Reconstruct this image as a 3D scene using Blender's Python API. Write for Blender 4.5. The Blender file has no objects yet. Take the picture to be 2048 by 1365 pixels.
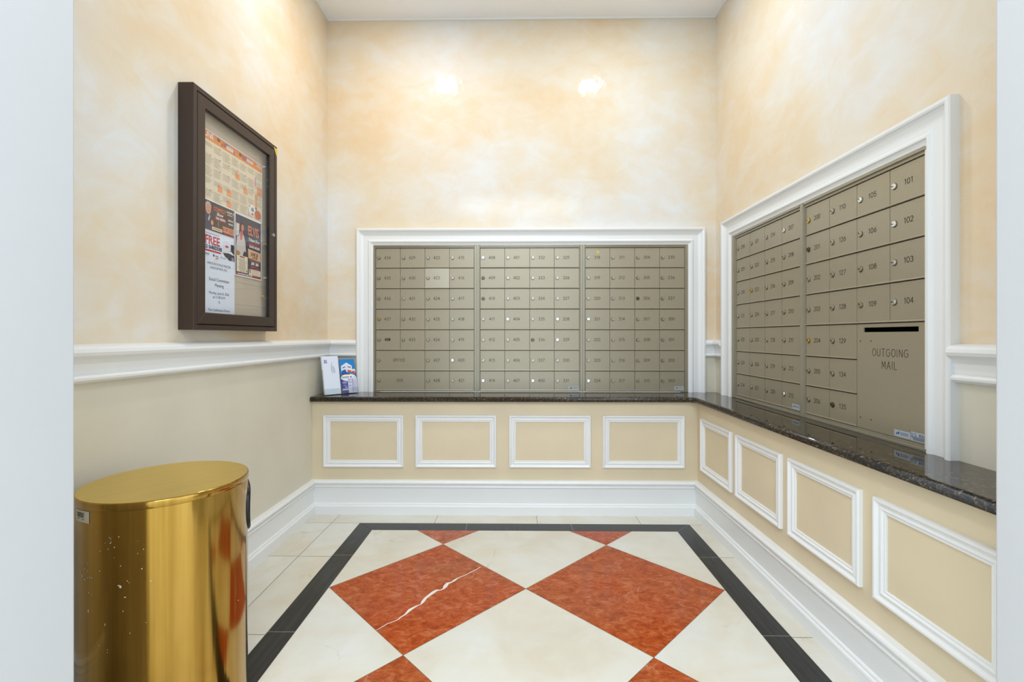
import bpy, bmesh, math, random
from mathutils import Vector, Matrix
random.seed(7)
PI = math.pi
scn = bpy.context.scene
COL = scn.collection

# ------------------------------------------------------------------ camera, world, lights, exposure
CAM_H = 1.106
cam_d = bpy.data.cameras.new('camera'); cam = bpy.data.objects.new('camera', cam_d); COL.objects.link(cam)
cam.location = (0, 0, CAM_H); cam.rotation_euler = (PI/2, 0, 0.013)
cam_d.sensor_width = 36.0; cam_d.lens = 934.2/2048*36.0
cam_d.shift_y = -(682.5-672.93)/2048; cam_d.clip_start = 0.02
scn.camera = cam
scn.view_settings.view_transform = 'Standard'; scn.view_settings.look = 'None'
scn.view_settings.gamma = 1.0; scn.view_settings.use_curve_mapping = False
scn.view_settings.exposure = 0.42
w = bpy.data.worlds.new('world'); scn.world = w; w.use_nodes = True
w.node_tree.nodes['Background'].inputs[0].default_value = (0.74, 0.87, 1.0, 1)
w.node_tree.nodes['Background'].inputs[1].default_value = 1.75

def disk_light(name, loc, size, power, col, spread=180, rot=(0, 0, 0)):
    d = bpy.data.lights.new(name, 'AREA'); d.shape = 'DISK'; d.size = size; d.energy = power; d.color = col
    d.spread = math.radians(spread)
    o = bpy.data.objects.new(name, d); o.location = loc; o.rotation_euler = rot; COL.objects.link(o); return o
def rect_light(name, loc, sx, sy, power, col, rot=(0, 0, 0)):
    d = bpy.data.lights.new(name, 'AREA'); d.shape = 'RECTANGLE'; d.size = sx; d.size_y = sy; d.energy = power; d.color = col
    o = bpy.data.objects.new(name, d); o.location = loc; o.rotation_euler = rot; COL.objects.link(o); return o
WARM = (1.0, 0.96, 0.92); NEUT = (0.80, 0.90, 1.0); COOL = (0.81, 0.90, 1.0)
disk_light('downlight_mailroom', (-0.61, 2.33, 3.235), 0.12, 8.6, WARM)
disk_light('downlight_mailroom', (0.61, 2.33, 3.235), 0.12, 8.8, NEUT)
rect_light('ceiling_panel_hall', (0.0, -0.9, 3.10), 1.8, 1.4, 64, COOL)

# ------------------------------------------------------------------ materials
def lin(c):
    return tuple(((v/255)/12.92 if v/255 <= 0.04045 else ((v/255+0.055)/1.055)**2.4) for v in c)
def newmat(name):
    m = bpy.data.materials.new(name); m.use_nodes = True
    return m, m.node_tree, m.node_tree.nodes['Principled BSDF']
def mat(name, rgb, rough=0.5, metal=0.0, spec=0.5, coat=0.0, coat_rough=0.05, trans=0.0, ior=1.45):
    m, nt, b = newmat(name)
    b.inputs['Base Color'].default_value = (*lin(rgb), 1); b.inputs['Roughness'].default_value = rough
    b.inputs['Metallic'].default_value = metal; b.inputs['Specular IOR Level'].default_value = spec
    b.inputs['Coat Weight'].default_value = coat; b.inputs['Coat Roughness'].default_value = coat_rough
    b.inputs['Transmission Weight'].default_value = trans; b.inputs['IOR'].default_value = ior
    return m
def nd(nt, t, **k):
    n = nt.nodes.new(t)
    for a, v in k.items():
        if a in n.inputs.keys(): n.inputs[a].default_value = v
        else: setattr(n, a, v)
    return n
def coords(nt, scale=(1, 1, 1), rot=(0, 0, 0), kind='Object'):
    tc = nt.nodes.new('ShaderNodeTexCoord'); mp = nt.nodes.new('ShaderNodeMapping')
    mp.inputs['Scale'].default_value = scale; mp.inputs['Rotation'].default_value = rot
    nt.links.new(tc.outputs[kind], mp.inputs['Vector']); return mp.outputs['Vector']
def noise(nt, vec, scale, detail=4, rough=0.55, dist=0.0):
    n = nt.nodes.new('ShaderNodeTexNoise'); n.inputs['Scale'].default_value = scale
    n.inputs['Detail'].default_value = detail; n.inputs['Roughness'].default_value = rough
    n.inputs['Distortion'].default_value = dist; nt.links.new(vec, n.inputs['Vector']); return n.outputs['Fac']
def ramp(nt, fac, stops):
    r = nt.nodes.new('ShaderNodeValToRGB'); e = r.color_ramp.elements
    e[0].position, e[0].color = stops[0][0], (*stops[0][1], 1)
    e[1].position, e[1].color = stops[-1][0], (*stops[-1][1], 1)
    for p, c in stops[1:-1]:
        x = e.new(p); x.color = (*c, 1)
    nt.links.new(fac, r.inputs['Fac']); return r.outputs['Color']
def mixc(nt, fac, a, b, mode='MIX'):
    n = nt.nodes.new('ShaderNodeMix'); n.data_type = 'RGBA'; n.blend_type = mode
    for s, v in ((0, fac), (6, a), (7, b)):
        if isinstance(v, (int, float)): n.inputs[s].default_value = v
        elif isinstance(v, tuple): n.inputs[s].default_value = (*v, 1)
        else: nt.links.new(v, n.inputs[s])
    return n.outputs[2]
def bump(nt, h, strength, dist=0.002):
    n = nt.nodes.new('ShaderNodeBump'); n.inputs['Strength'].default_value = strength
    n.inputs['Distance'].default_value = dist; nt.links.new(h, n.inputs['Height']); return n.outputs['Normal']

def plaster_mat():
    m, nt, b = newmat('polished_plaster')
    v = coords(nt)
    big = noise(nt, v, 1.3, 3, 0.5, 0.2)
    vs = coords(nt, (1.0, 1.0, 1.5), (0.35, 0.5, 0.2))
    mid = noise(nt, vs, 6.0, 6, 0.66, 0.7)
    c1 = ramp(nt, big, [(0.36, lin((229, 203, 166))), (0.50, lin((230, 217, 196))), (0.64, lin((228, 229, 230)))])
    c2 = ramp(nt, mid, [(0.34, lin((229, 203, 164))), (0.50, lin((231, 216, 190))), (0.66, lin((232, 231, 226)))])
    c = mixc(nt, 0.36, c1, c2)
    st = noise(nt, coords(nt, (6, 6, 1.2), (0.5, 0.6, 0.4)), 7.0, 5, 0.7, 2.5)
    fl = ramp(nt, st, [(0.60, (0, 0, 0)), (0.70, (1, 1, 1))])
    f2 = nd(nt, 'ShaderNodeMath', operation='MULTIPLY'); nt.links.new(fl, f2.inputs[0]); f2.inputs[1].default_value = 0.16
    c = mixc(nt, f2.outputs[0], c, lin((247, 236, 222)))
    nt.links.new(c, b.inputs['Base Color'])
    b.inputs['Roughness'].default_value = 0.6; b.inputs['Specular IOR Level'].default_value = 0.2
    b.inputs['Coat Weight'].default_value = 0.30; b.inputs['Coat Roughness'].default_value = 0.07
    nb = bump(nt, noise(nt, coords(nt, (1.6, 1.6, 0.8), (0.3, 0.6, 0.2)), 16, 4, 0.6, 1.2), 0.30, 0.003)
    nt.links.new(nb, b.inputs['Coat Normal']); nt.links.new(bump(nt, mid, 0.08, 0.004), b.inputs['Normal'])
    return m
def paint_mat(name, rgb, rough=0.45, vary=0.04):
    m, nt, b = newmat(name)
    n = noise(nt, coords(nt), 3.0, 3)
    a = tuple(x*(1-vary) for x in lin(rgb)); d = tuple(min(1, x*(1+vary)) for x in lin(rgb))
    nt.links.new(ramp(nt, n, [(0.3, a), (0.7, d)]), b.inputs['Base Color'])
    b.inputs['Roughness'].default_value = rough
    nt.links.new(bump(nt, noise(nt, coords(nt), 260, 2), 0.03, 0.001), b.inputs['Normal'])
    return m
def tile_attr(nt):
    a = nt.nodes.new('ShaderNodeAttribute'); a.attribute_name = 'tile_seed'; a.attribute_type = 'GEOMETRY'
    return a.outputs['Fac']
def tile_coords(nt, scale=(1, 1, 1)):
    v = coords(nt, scale); ad = nt.nodes.new('ShaderNodeVectorMath'); ad.operation = 'ADD'
    sc = nt.nodes.new('ShaderNodeVectorMath'); sc.operation = 'SCALE'; sc.inputs[0].default_value = (13, 7, 5)
    nt.links.new(tile_attr(nt), sc.inputs['Scale']); nt.links.new(v, ad.inputs[0]); nt.links.new(sc.outputs[0], ad.inputs[1])
    return ad.outputs[0]
def cream_marble():
    m, nt, b = newmat('cream_marble')
    v = tile_coords(nt)
    base = ramp(nt, noise(nt, v, 3.0, 5, 0.6, 0.5), [(0.32, lin((214, 205, 186))), (0.5, lin((220, 216, 202))), (0.7, lin((224, 223, 216)))])
    hz = ramp(nt, noise(nt, tile_coords(nt, (1, 3.0, 1)), 2.2, 5, 0.6, 1.0), [(0.45, (0, 0, 0)), (0.75, (1, 1, 1))])
    f = nd(nt, 'ShaderNodeMath', operation='MULTIPLY'); nt.links.new(hz, f.inputs[0]); f.inputs[1].default_value = 0.35
    c = mixc(nt, f.outputs[0], base, lin((218, 200, 174)))
    vn = noise(nt, v, 2.4, 5, 0.52, 0.7)
    dd = nd(nt, 'ShaderNodeMath', operation='SUBTRACT'); nt.links.new(vn, dd.inputs[0]); dd.inputs[1].default_value = 0.5
    ab = nd(nt, 'ShaderNodeMath', operation='ABSOLUTE'); nt.links.new(dd.outputs[0], ab.inputs[0])
    vein = ramp(nt, ab.outputs[0], [(0.0, (1, 1, 1)), (0.006, (0, 0, 0))])
    gate = ramp(nt, noise(nt, v, 3.7, 3), [(0.53, (0, 0, 0)), (0.64, (1, 1, 1))])
    mm = nd(nt, 'ShaderNodeMath', operation='MULTIPLY'); nt.links.new(vein, mm.inputs[0]); nt.links.new(gate, mm.inputs[1])
    m2 = nd(nt, 'ShaderNodeMath', operation='MULTIPLY'); nt.links.new(mm.outputs[0], m2.inputs[0]); m2.inputs[1].default_value = 0.5
    c = mixc(nt, m2.outputs[0], c, lin((176, 158, 120)))
    nt.links.new(c, b.inputs['Base Color']); b.inputs['Roughness'].default_value = 0.16; b.inputs['Specular IOR Level'].default_value = 0.5
    return m
def red_marble():
    m, nt, b = newmat('red_marble')
    v = tile_coords(nt)
    n1 = noise(nt, tile_coords(nt, (1, 1.5, 1)), 20.0, 8, 0.62, 1.0)
    c = ramp(nt, n1, [(0.36, lin((120, 40, 4))), (0.44, lin((158, 62, 14))), (0.50, lin((174, 78, 26))), (0.56, lin((186, 96, 48))), (0.64, lin((204, 128, 86)))])
    n2 = noise(nt, tile_coords(nt, (1, 2.0, 1)), 55, 6, 0.65, 0.9)
    c = mixc(nt, 0.35, c, ramp(nt, n2, [(0.40, lin((118, 42, 8))), (0.5, lin((164, 74, 32))), (0.60, lin((194, 114, 76)))]))
    big = ramp(nt, noise(nt, v, 3.4, 3), [(0.4, lin((184, 68, 4))), (0.6, lin((168, 88, 48)))])
    c = mixc(nt, 0.30, c, big)
    vn = noise(nt, v, 3.2, 7, 0.6, 1.2)
    dd = nd(nt, 'ShaderNodeMath', operation='SUBTRACT'); nt.links.new(vn, dd.inputs[0]); dd.inputs[1].default_value = 0.47
    ab = nd(nt, 'ShaderNodeMath', operation='ABSOLUTE'); nt.links.new(dd.outputs[0], ab.inputs[0])
    vein = ramp(nt, ab.outputs[0], [(0.0, (1, 1, 1)), (0.004, (0, 0, 0))])
    gate = ramp(nt, noise(nt, v, 5, 2), [(0.52, (0, 0, 0)), (0.62, (1, 1, 1))])
    mm = nd(nt, 'ShaderNodeMath', operation='MULTIPLY'); nt.links.new(vein, mm.inputs[0]); nt.links.new(gate, mm.inputs[1])
    m2 = nd(nt, 'ShaderNodeMath', operation='MULTIPLY'); nt.links.new(mm.outputs[0], m2.inputs[0]); m2.inputs[1].default_value = 0.6
    c = mixc(nt, m2.outputs[0], c, lin((226, 180, 150)))
    nt.links.new(c, b.inputs['Base Color']); b.inputs['Roughness'].default_value = 0.16; b.inputs['Specular IOR Level'].default_value = 0.32
    return m
def black_stone():
    m, nt, b = newmat('black_border_stone')
    n = noise(nt, coords(nt, (30, 1.5, 1)), 2.0, 5, 0.6)
    nt.links.new(ramp(nt, n, [(0.3, lin((44, 44, 43))), (0.7, lin((60, 59, 57)))]), b.inputs['Base Color'])
    b.inputs['Roughness'].default_value = 0.16; b.inputs['Specular IOR Level'].default_value = 0.22; return m
def granite_mat(name='dark_granite', rough=0.035, ior=1.62):
    m, nt, b = newmat(name)
    v = coords(nt)
    vo = nt.nodes.new('ShaderNodeTexVoronoi'); vo.inputs['Scale'].default_value = 210; nt.links.new(v, vo.inputs['Vector'])
    sp = nt.nodes.new('ShaderNodeSeparateColor'); nt.links.new(vo.outputs['Color'], sp.inputs[0])
    c = ramp(nt, sp.outputs[0], [(0.0, lin((20, 18, 16))), (0.45, lin((44, 37, 28))), (0.66, lin((92, 74, 50))), (0.86, lin((60, 50, 38))), (0.93, lin((140, 122, 94))), (1.0, lin((30, 28, 24)))])
    big = ramp(nt, noise(nt, v, 70, 3), [(0.42, (0, 0, 0)), (0.56, (1, 1, 1))])
    c = mixc(nt, big, lin((26, 24, 20)), c)
    nt.links.new(c, b.inputs['Base Color']); b.inputs['Roughness'].default_value = rough
    b.inputs['IOR'].default_value = ior
    return m
def mail_metal(name, rgb, rough=0.34, metal=0.5):
    m, nt, b = newmat(name)
    n = noise(nt, coords(nt, (1, 1, 60)), 40, 3, 0.6)
    lo = tuple(x*0.95 for x in lin(rgb)); hi = tuple(min(1, x*1.05) for x in lin(rgb))
    nt.links.new(ramp(nt, n, [(0.35, lo), (0.65, hi)]), b.inputs['Base Color'])
    b.inputs['Metallic'].default_value = metal; b.inputs['Roughness'].default_value = rough
    nt.links.new(bump(nt, n, 0.05, 0.0005), b.inputs['Normal']); return m
def brass_body():
    m, nt, b = newmat('polished_brass')
    v = coords(nt)
    st = noise(nt, coords(nt, (9, 9, 0.15)), 3.0, 4, 0.6)
    c = ramp(nt, st, [(0.35, lin((158, 120, 44))), (0.65, lin((188, 148, 68)))])
    nt.links.new(c, b.inputs['Base Color']); b.inputs['Metallic'].default_value = 1
    b.inputs['Roughness'].default_value = 0.14
    b.inputs['Coat Weight'].default_value = 0.3; b.inputs['Coat Roughness'].default_value = 0.03
    nt.links.new(bump(nt, noise(nt, coords(nt, (7, 7, 0.12)), 2.2, 3, 0.5), 0.45, 0.006), b.inputs['Normal'])
    return m
def brass_lid():
    m, nt, b = newmat('brushed_brass')
    mp = nt.nodes.new('ShaderNodeMapping'); mp.inputs['Scale'].default_value = (2, 260, 1)
    nt.links.new(coords(nt, (1, 1, 1), (0, 0, math.radians(-56.8))), mp.inputs['Vector'])
    st = noise(nt, mp.outputs['Vector'], 2.0, 4, 0.7)
    nt.links.new(ramp(nt, st, [(0.3, lin((204, 176, 92))), (0.7, lin((228, 200, 114)))]), b.inputs['Base Color'])
    b.inputs['Metallic'].default_value = 1; b.inputs['Roughness'].default_value = 0.3
    b.inputs['Anisotropic'].default_value = 0.85
    tv = nt.nodes.new('ShaderNodeCombineXYZ'); tv.inputs[0].default_value = 0.837; tv.inputs[1].default_value = -0.547
    nt.links.new(tv.outputs[0], b.inputs['Tangent'])
    nt.links.new(bump(nt, st, 0.08, 0.0005), b.inputs['Normal']); return m
def acrylic_mat(name, col=(1, 1, 1), ior=1.45, tint=0.0):
    """thin clear sheet: straight-through transparency with a fresnel reflection on top"""
    m = bpy.data.materials.new(name); m.use_nodes = True; nt = m.node_tree; nt.nodes.clear()
    out = nt.nodes.new('ShaderNodeOutputMaterial'); tr = nt.nodes.new('ShaderNodeBsdfTransparent'); gl = nt.nodes.new('ShaderNodeBsdfGlossy')
    tr.inputs[0].default_value = (*col, 1); gl.inputs['Roughness'].default_value = 0.01
    lw = nt.nodes.new('ShaderNodeLayerWeight'); lw.inputs['Blend'].default_value = 0.5
    pw = nt.nodes.new('ShaderNodeMath'); pw.operation = 'POWER'; pw.inputs[1].default_value = 5.0; nt.links.new(lw.outputs['Facing'], pw.inputs[0])
    fr = nt.nodes.new('ShaderNodeMath'); fr.operation = 'MULTIPLY_ADD'; fr.inputs[1].default_value = 0.95; fr.inputs[2].default_value = 0.035; nt.links.new(pw.outputs[0], fr.inputs[0])
    mx = nt.nodes.new('ShaderNodeMixShader'); nt.links.new(fr.outputs[0], mx.inputs[0]); nt.links.new(tr.outputs[0], mx.inputs[1]); nt.links.new(gl.outputs[0], mx.inputs[2])
    nt.links.new(mx.outputs[0], out.inputs['Surface']); return m

M = dict(
    plaster=plaster_mat(), lower=paint_mat('lower_wall_paint', (220, 213, 194), 0.5), ledge=paint_mat('ledge_wall_paint', (222, 206, 174), 0.5),
    trim=paint_mat('white_trim_paint', (236, 236, 234), 0.3, 0.01), jamb=paint_mat('jamb_paint', (198, 198, 198), 0.5, 0.01),
    ceiling=paint_mat('ceiling_paint', (250, 251, 255), 0.6, 0.01),
    cream=cream_marble(), red=red_marble(), black=black_stone(), grout=mat('grout', (120, 112, 98), 0.8), grout_light=mat('light_grout', (150, 148, 140), 0.8),
    vein=mat('white_calcite_vein', (232, 224, 214), 0.3),
    granite=granite_mat(), granite_edge=granite_mat('honed_granite_edge', 0.30, 1.5), door=mail_metal('champagne_metal', (166, 156, 134), 0.34, 0.35), door_clean=mail_metal('newer_champagne_metal', (184, 176, 156)),
    frame=mail_metal('champagne_frame_metal', (162, 154, 134), 0.3, 0.4), gap=mat('dark_gap', (52, 46, 34), 0.7), ink=mat('engraved_number_paint', (42, 36, 28), 0.6),
    black_ink=mat('black_ink', (14, 13, 12), 0.6), nickel=mat('worn_nickel', (186, 178, 160), 0.3, 0.9), silver=mat('bright_chrome', (232, 232, 230), 0.15, 0.9),
    brass=mat('brass_lock', (214, 180, 96), 0.25, 0.9), dark_lock=mat('dark_lock_metal', (112, 98, 84), 0.3, 0.9), slot=mat('slot_black', (4, 4, 4), 1.0, 0, 0.0),
    bronze=mat('bronze_anodised', (66, 52, 44), 0.40, 0.1, 0.4), bronze_edge=mat('bronze_corner_edge', (120, 108, 96), 0.35, 0.5), cork=paint_mat('vinyl_backing', (196, 182, 162), 0.7, 0.03),
    seam=mat('backing_seam', (150, 140, 124), 0.8), glass=acrylic_mat('display_glass'), acrylic=acrylic_mat('clear_acrylic', (0.93, 0.95, 0.95)),
    brassbody=brass_body(), brasslid=brass_lid(), rubber=mat('black_vinyl', (14, 14, 14), 0.3), inside=mat('bin_inside', (30, 28, 22), 0.6),
    paper=mat('white_paper', (226, 232, 244), 0.7), paper_cream=mat('cream_paper', (228, 214, 188), 0.7), paper_white=mat('bright_paper', (240, 240, 240), 0.6),
    sticker=mat('silver_sticker', (176, 186, 190), 0.4), sticker_blue=mat('sticker_blue', (34, 74, 128), 0.5), yellow=mat('yellow_sticker', (226, 200, 60), 0.6),
)
COLC = {}
def pm(rgb, rough=0.6):
    k = (rgb, rough)
    if k not in COLC: COLC[k] = mat('print_%02x%02x%02x' % rgb, rgb, rough)
    return COLC[k]

# ------------------------------------------------------------------ geometry helpers
class MB:
    def __init__(s): s.v = []; s.f = []; s.m = []; s.a = []; s.smooth = []
    def face(s, pts, mi=0, seed=0.0, smooth=False):
        b = len(s.v); s.v += [tuple(p) for p in pts]; s.f.append(tuple(range(b, b+len(pts)))); s.m.append(mi); s.a.append(seed); s.smooth.append(smooth)
    def box(s, x0, x1, y0, y1, z0, z1, mi=0):
        b = len(s.v)
        s.v += [(x0,y0,z0),(x1,y0,z0),(x1,y1,z0),(x0,y1,z0),(x0,y0,z1),(x1,y0,z1),(x1,y1,z1),(x0,y1,z1)]
        for q in ((0,3,2,1),(4,5,6,7),(0,1,5,4),(1,2,6,5),(2,3,7,6),(3,0,4,7)):
            s.f.append(tuple(b+i for i in q)); s.m.append(mi); s.a.append(0); s.smooth.append(False)
    def grid(s, rows, mi=0, closed_r=False, closed_c=False, smooth=False, cap=False):
        b = len(s.v); nr, nc = len(rows), len(rows[0])
        for r in rows: s.v += [tuple(p) for p in r]
        for i in range(nr if closed_r else nr-1):
            for j in range(nc if closed_c else nc-1):
                i2, j2 = (i+1) % nr, (j+1) % nc
                s.f.append((b+i*nc+j, b+i*nc+j2, b+i2*nc+j2, b+i2*nc+j)); s.m.append(mi); s.a.append(0); s.smooth.append(smooth)
        if cap:
            for i, rev in ((0, True), (nr-1, False)):
                idx = [b+i*nc+j for j in range(nc)]
                s.f.append(tuple(reversed(idx)) if rev else tuple(idx)); s.m.append(mi); s.a.append(0); s.smooth.append(False)
    def cyl(s, cx, cz, r, y0, y1, n=20, mi=0, taper=1.0):       # axis along y, front at y0
        A = [(cx+r*taper*math.cos(2*PI*k/n), y0, cz+r*taper*math.sin(2*PI*k/n)) for k in range(n)]
        B = [(cx+r*math.cos(2*PI*k/n), y1, cz+r*math.sin(2*PI*k/n)) for k in range(n)]
        s.grid([B, A], mi, closed_c=True, smooth=False); s.face(A, mi)
    def lathe(s, prof, n=48, mi=0, smooth=True, cx=0, cy=0):
        s.grid([[(cx+r*math.cos(2*PI*k/n), cy+r*math.sin(2*PI*k/n), z) for k in range(n)] for r, z in prof], mi, closed_c=True, smooth=smooth)
    def build(s, name, mats, parent=None, loc=None, fix=True):
        me = bpy.data.meshes.new(name); me.from_pydata(s.v, [], s.f)
        for m in (mats if isinstance(mats, (list, tuple)) else [mats]): me.materials.append(m)
        me.polygons.foreach_set('material_index', s.m); me.polygons.foreach_set('use_smooth', s.smooth)
        if any(s.a):
            at = me.attributes.new('tile_seed', 'FLOAT', 'FACE'); at.data.foreach_set('value', s.a)
        if fix:
            bm = bmesh.new(); bm.from_mesh(me); bmesh.ops.remove_doubles(bm, verts=bm.verts, dist=1e-6)
            bmesh.ops.recalc_face_normals(bm, faces=bm.faces); bm.to_mesh(me); bm.free()
        o = bpy.data.objects.new(name, me); COL.objects.link(o)
        if parent: o.parent = parent
        if loc: o.location = loc
        return o
def meta(o, label=None, cat=None, group=None, kind=None):
    for k, v in (('label', label), ('category', cat), ('group', group), ('kind', kind)):
        if v: o[k] = v
    return o
def empty(name, loc, rz=0):
    o = bpy.data.objects.new(name, None); COL.objects.link(o); o.location = loc; o.rotation_euler = (0, 0, rz); o.empty_display_size = 0.1; return o
def bevel(o, w, seg=2):
    m = o.modifiers.new('bevel', 'BEVEL'); m.width = w; m.segments = seg; m.limit_method = 'ANGLE'; return o

def rect_frame(mb, x0, x1, z0, z1, prof, open_bottom=False, mi=0):
    """mitred moulding round a rectangle in the xz plane; prof = (inset, protrusion toward -y)"""
    rows = []
    for wd, p in prof:
        if open_bottom: rows.append([(x0+wd, -p, z0), (x0+wd, -p, z1-wd), (x1-wd, -p, z1-wd), (x1-wd, -p, z0)])
        else: rows.append([(x0+wd, -p, z0+wd), (x0+wd, -p, z1-wd), (x1-wd, -p, z1-wd), (x1-wd, -p, z0+wd)])
    mb.grid(rows, mi, closed_r=True, closed_c=not open_bottom)
    if open_bottom:
        mb.face([r[0] for r in rows], mi); mb.face([r[3] for r in reversed(rows)], mi)
def extrude_run(mb, p0, p1, nrm, prof, m0=0, m1=0, mi=0):
    """prof = (protrusion, z) swept from plan point p0 to p1; m0/m1: mitre (+1 shortens with protrusion)"""
    d = Vector((p1[0]-p0[0], p1[1]-p0[1])).normalized(); n = Vector(nrm)
    A = []; B = []
    for p, z in prof:
        a = Vector(p0)+n*p+d*(p*m0); b = Vector(p1)+n*p-d*(p*m1)
        A.append((a.x, a.y, z)); B.append((b.x, b.y, z))
    mb.grid([A, B], mi, closed_c=True, cap=True)

# text from the built-in font, as a mesh in the local xz plane facing -y
def text_mesh(txt, size, bold=0.0, shear=0.0, sx=1.0, align='CENTER', space=1.0):
    cu = bpy.data.curves.new('t', 'FONT'); cu.body = txt; cu.size = size; cu.align_x = align; cu.align_y = 'CENTER'
    cu.offset = bold; cu.shear = shear; cu.space_character = space; cu.resolution_u = 3
    ob = bpy.data.objects.new('t', cu); COL.objects.link(ob)
    dg = bpy.context.evaluated_depsgraph_get(); me = bpy.data.meshes.new_from_object(ob.evaluated_get(dg))
    me.transform(Matrix(((sx,0,0,0),(0,0,-1,0),(0,1,0,0),(0,0,0,1))))
    bpy.data.objects.remove(ob); bpy.data.curves.remove(cu)
    return me
def add_text(name, txt, size, mt, parent, x, z, y=-0.0006, rot=0, **k):
    me = text_mesh(txt, size, **k); me.materials.clear(); me.materials.append(mt); me.name = name
    o = bpy.data.objects.new(name, me); COL.objects.link(o); o.parent = parent; o.location = (x, y, z); o.rotation_euler = (0, rot, 0); return o

# engraved single-line lettering
def arc(cx, cz, rx, rz, a0, a1, n=9):
    return [(cx+rx*math.cos(math.radians(a0+(a1-a0)*i/n)), cz+rz*math.sin(math.radians(a0+(a1-a0)*i/n))) for i in range(n+1)]
GL = {
 '0': [arc(.32,.5,.29,.48,90,450,16)], '1': [[(.12,.80),(.30,.98),(.30,.0)]],
 '2': [arc(.30,.70,.27,.28,160,-20,8)+[(.50,.52),(.05,.02),(.60,.02)]],
 '3': [arc(.28,.74,.25,.24,140,-80,8), arc(.28,.26,.29,.26,80,-145,9)],
 '4': [[(.46,.0),(.46,.98),(.03,.30),(.64,.30)]], '5': [[(.55,.98),(.14,.98),(.08,.54)]+arc(.30,.32,.29,.31,125,-145,9)],
 '6': [[(.46,.98),(.10,.46)]+arc(.32,.30,.27,.29,150,510,14)], '7': [[(.04,.97),(.58,.97),(.20,.0)]],
 '8': [arc(.32,.74,.23,.23,90,450,14), arc(.32,.27,.28,.26,90,450,14)], '9': [[(.18,.0),(.54,.54)]+arc(.32,.69,.27,.28,-30,330,14)],
 'O': [arc(.34,.5,.33,.49,90,450,16)], 'F': [[(.06,.0),(.06,.98),(.56,.98)],[(.06,.52),(.46,.52)]], 'I': [[(.1,.0),(.1,.98)]],
 'C': [arc(.36,.5,.33,.48,45,315,12)], 'E': [[(.58,.98),(.06,.98),(.06,.02),(.58,.02)],[(.06,.52),(.48,.52)]],
 'U': [[(.06,.98),(.06,.30)]+arc(.33,.30,.27,.28,180,360,9)+[(.60,.98)]], 'T': [[(.02,.98),(.62,.98)],[(.32,.98),(.32,.0)]],
 'G': [arc(.36,.5,.33,.48,45,345,13)+[(.68,.48),(.42,.48)]], 'N': [[(.06,.0),(.06,.98),(.58,.02),(.58,.98)]],
 'M': [[(.04,.0),(.10,.98),(.37,.25),(.64,.98),(.70,.0)]], 'A': [[(.02,.0),(.32,.98),(.62,.0)],[(.13,.34),(.51,.34)]],
 'L': [[(.06,.98),(.06,.02),(.54,.02)]], 'S': [arc(.30,.74,.25,.24,30,250,9)+arc(.30,.26,.27,.25,80,-150,9)], '.': [[(.05,.0),(.05,.08)]],
}
GW = {'I': .2, '1': .46, '.': .15, 'M': .74, 'G': .72}
def engrave(mb, txt, cx, cz, h, sw, y, track=0.16, mi=0, wd=1.0):
    tot = sum(GW.get(c, .64) + track for c in txt if c != ' ') - track + sum(.4 for c in txt if c == ' ')
    x = cx - tot*h*wd/2
    for ch in txt:
        if ch == ' ': x += .4*h*wd; continue
        for pl in GL[ch]:
            P = [(x+a*h*wd, cz-h/2+b*h) for a, b in pl]
            for (x0, z0), (x1, z1) in zip(P, P[1:]):
                d = Vector((x1-x0, z1-z0))
                if d.length < 1e-6: continue
                d.normalize(); n = Vector((-d.y, d.x))*(sw/2); e = d*(sw*0.35)
                mb.face([(x0-e.x+n.x, y, z0-e.y+n.y), (x0-e.x-n.x, y, z0-e.y-n.y), (x1+e.x-n.x, y, z1+e.y-n.y), (x1+e.x+n.x, y, z1+e.y+n.y)], mi)
        x += (GW.get(ch, .64)+track)*h*wd

# ------------------------------------------------------------------ room dimensions
XL, XR, YB, ZC = -1.2904, 1.3264, 3.15, 3.254
YW, XW, ZL = 2.9121, 1.1131, 0.698          # ledge walls and their height
YF0, YF1 = 0.70, 0.90                        # opening wall
JL, JR = -0.9602*YF1, 1.0075*YF1             # jambs of the opening
CT = 0.731                                   # counter top
RAIL = [(0,1.083),(.018,1.081),(.034,1.076),(.041,1.068),(.043,1.058),(.039,1.048),(.027,1.038),(.019,1.024),(.015,1.006),(.014,.993),(.023,.990),(.027,.983),(.026,.976),(.018,.969),(.010,.966),(0,.965)]
BASE = [(0,.2095),(.024,.2075),(.031,.202),(.033,.196),(.031,.190),(.025,.185),(.022,.181),(.021,.177),(.025,.174),(.027,.170),(.025,.166),(.019,.162),(.018,.158),(.018,.070),(.0235,.0675),(.0255,.063),(.0255,.058),(.031,.055),(.033,.050),(.033,0),(0,0)]
SPLIT = 1.02

# ------------------------------------------------------------------ walls, ceiling
def wall_pieces(mb, rects, axis, a, b):
    for u0, u1, z0, z1, mi in rects:
        if axis == 'y': mb.box(u0, u1, a, b, z0, z1, mi)
        else: mb.box(a, b, u0, u1, z0, z1, mi)
T = 0.15
HBx0, HBx1, HZ0, HZ1 = -0.980, 1.139, ZL, 1.7225
mb = MB()
wall_pieces(mb, [(XL-T, HBx0, 0, SPLIT, 1), (XL-T, HBx0, SPLIT, ZC+.1, 0), (HBx1, XR+T, 0, SPLIT, 1), (HBx1, XR+T, SPLIT, ZC+.1, 0),
                 (HBx0, HBx1, 0, HZ0, 1), (HBx0, HBx1, HZ1, ZC+.1, 0)], 'y', YB, YB+T)
meta(mb.build('wall_back', [M['plaster'], M['lower']], fix=False), 'peach polished plaster back wall above cream paint, around the three-panel mailbox bank', 'wall', kind='structure')
HRy0, HRy1 = 1.512, 2.902
mb = MB()
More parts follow.
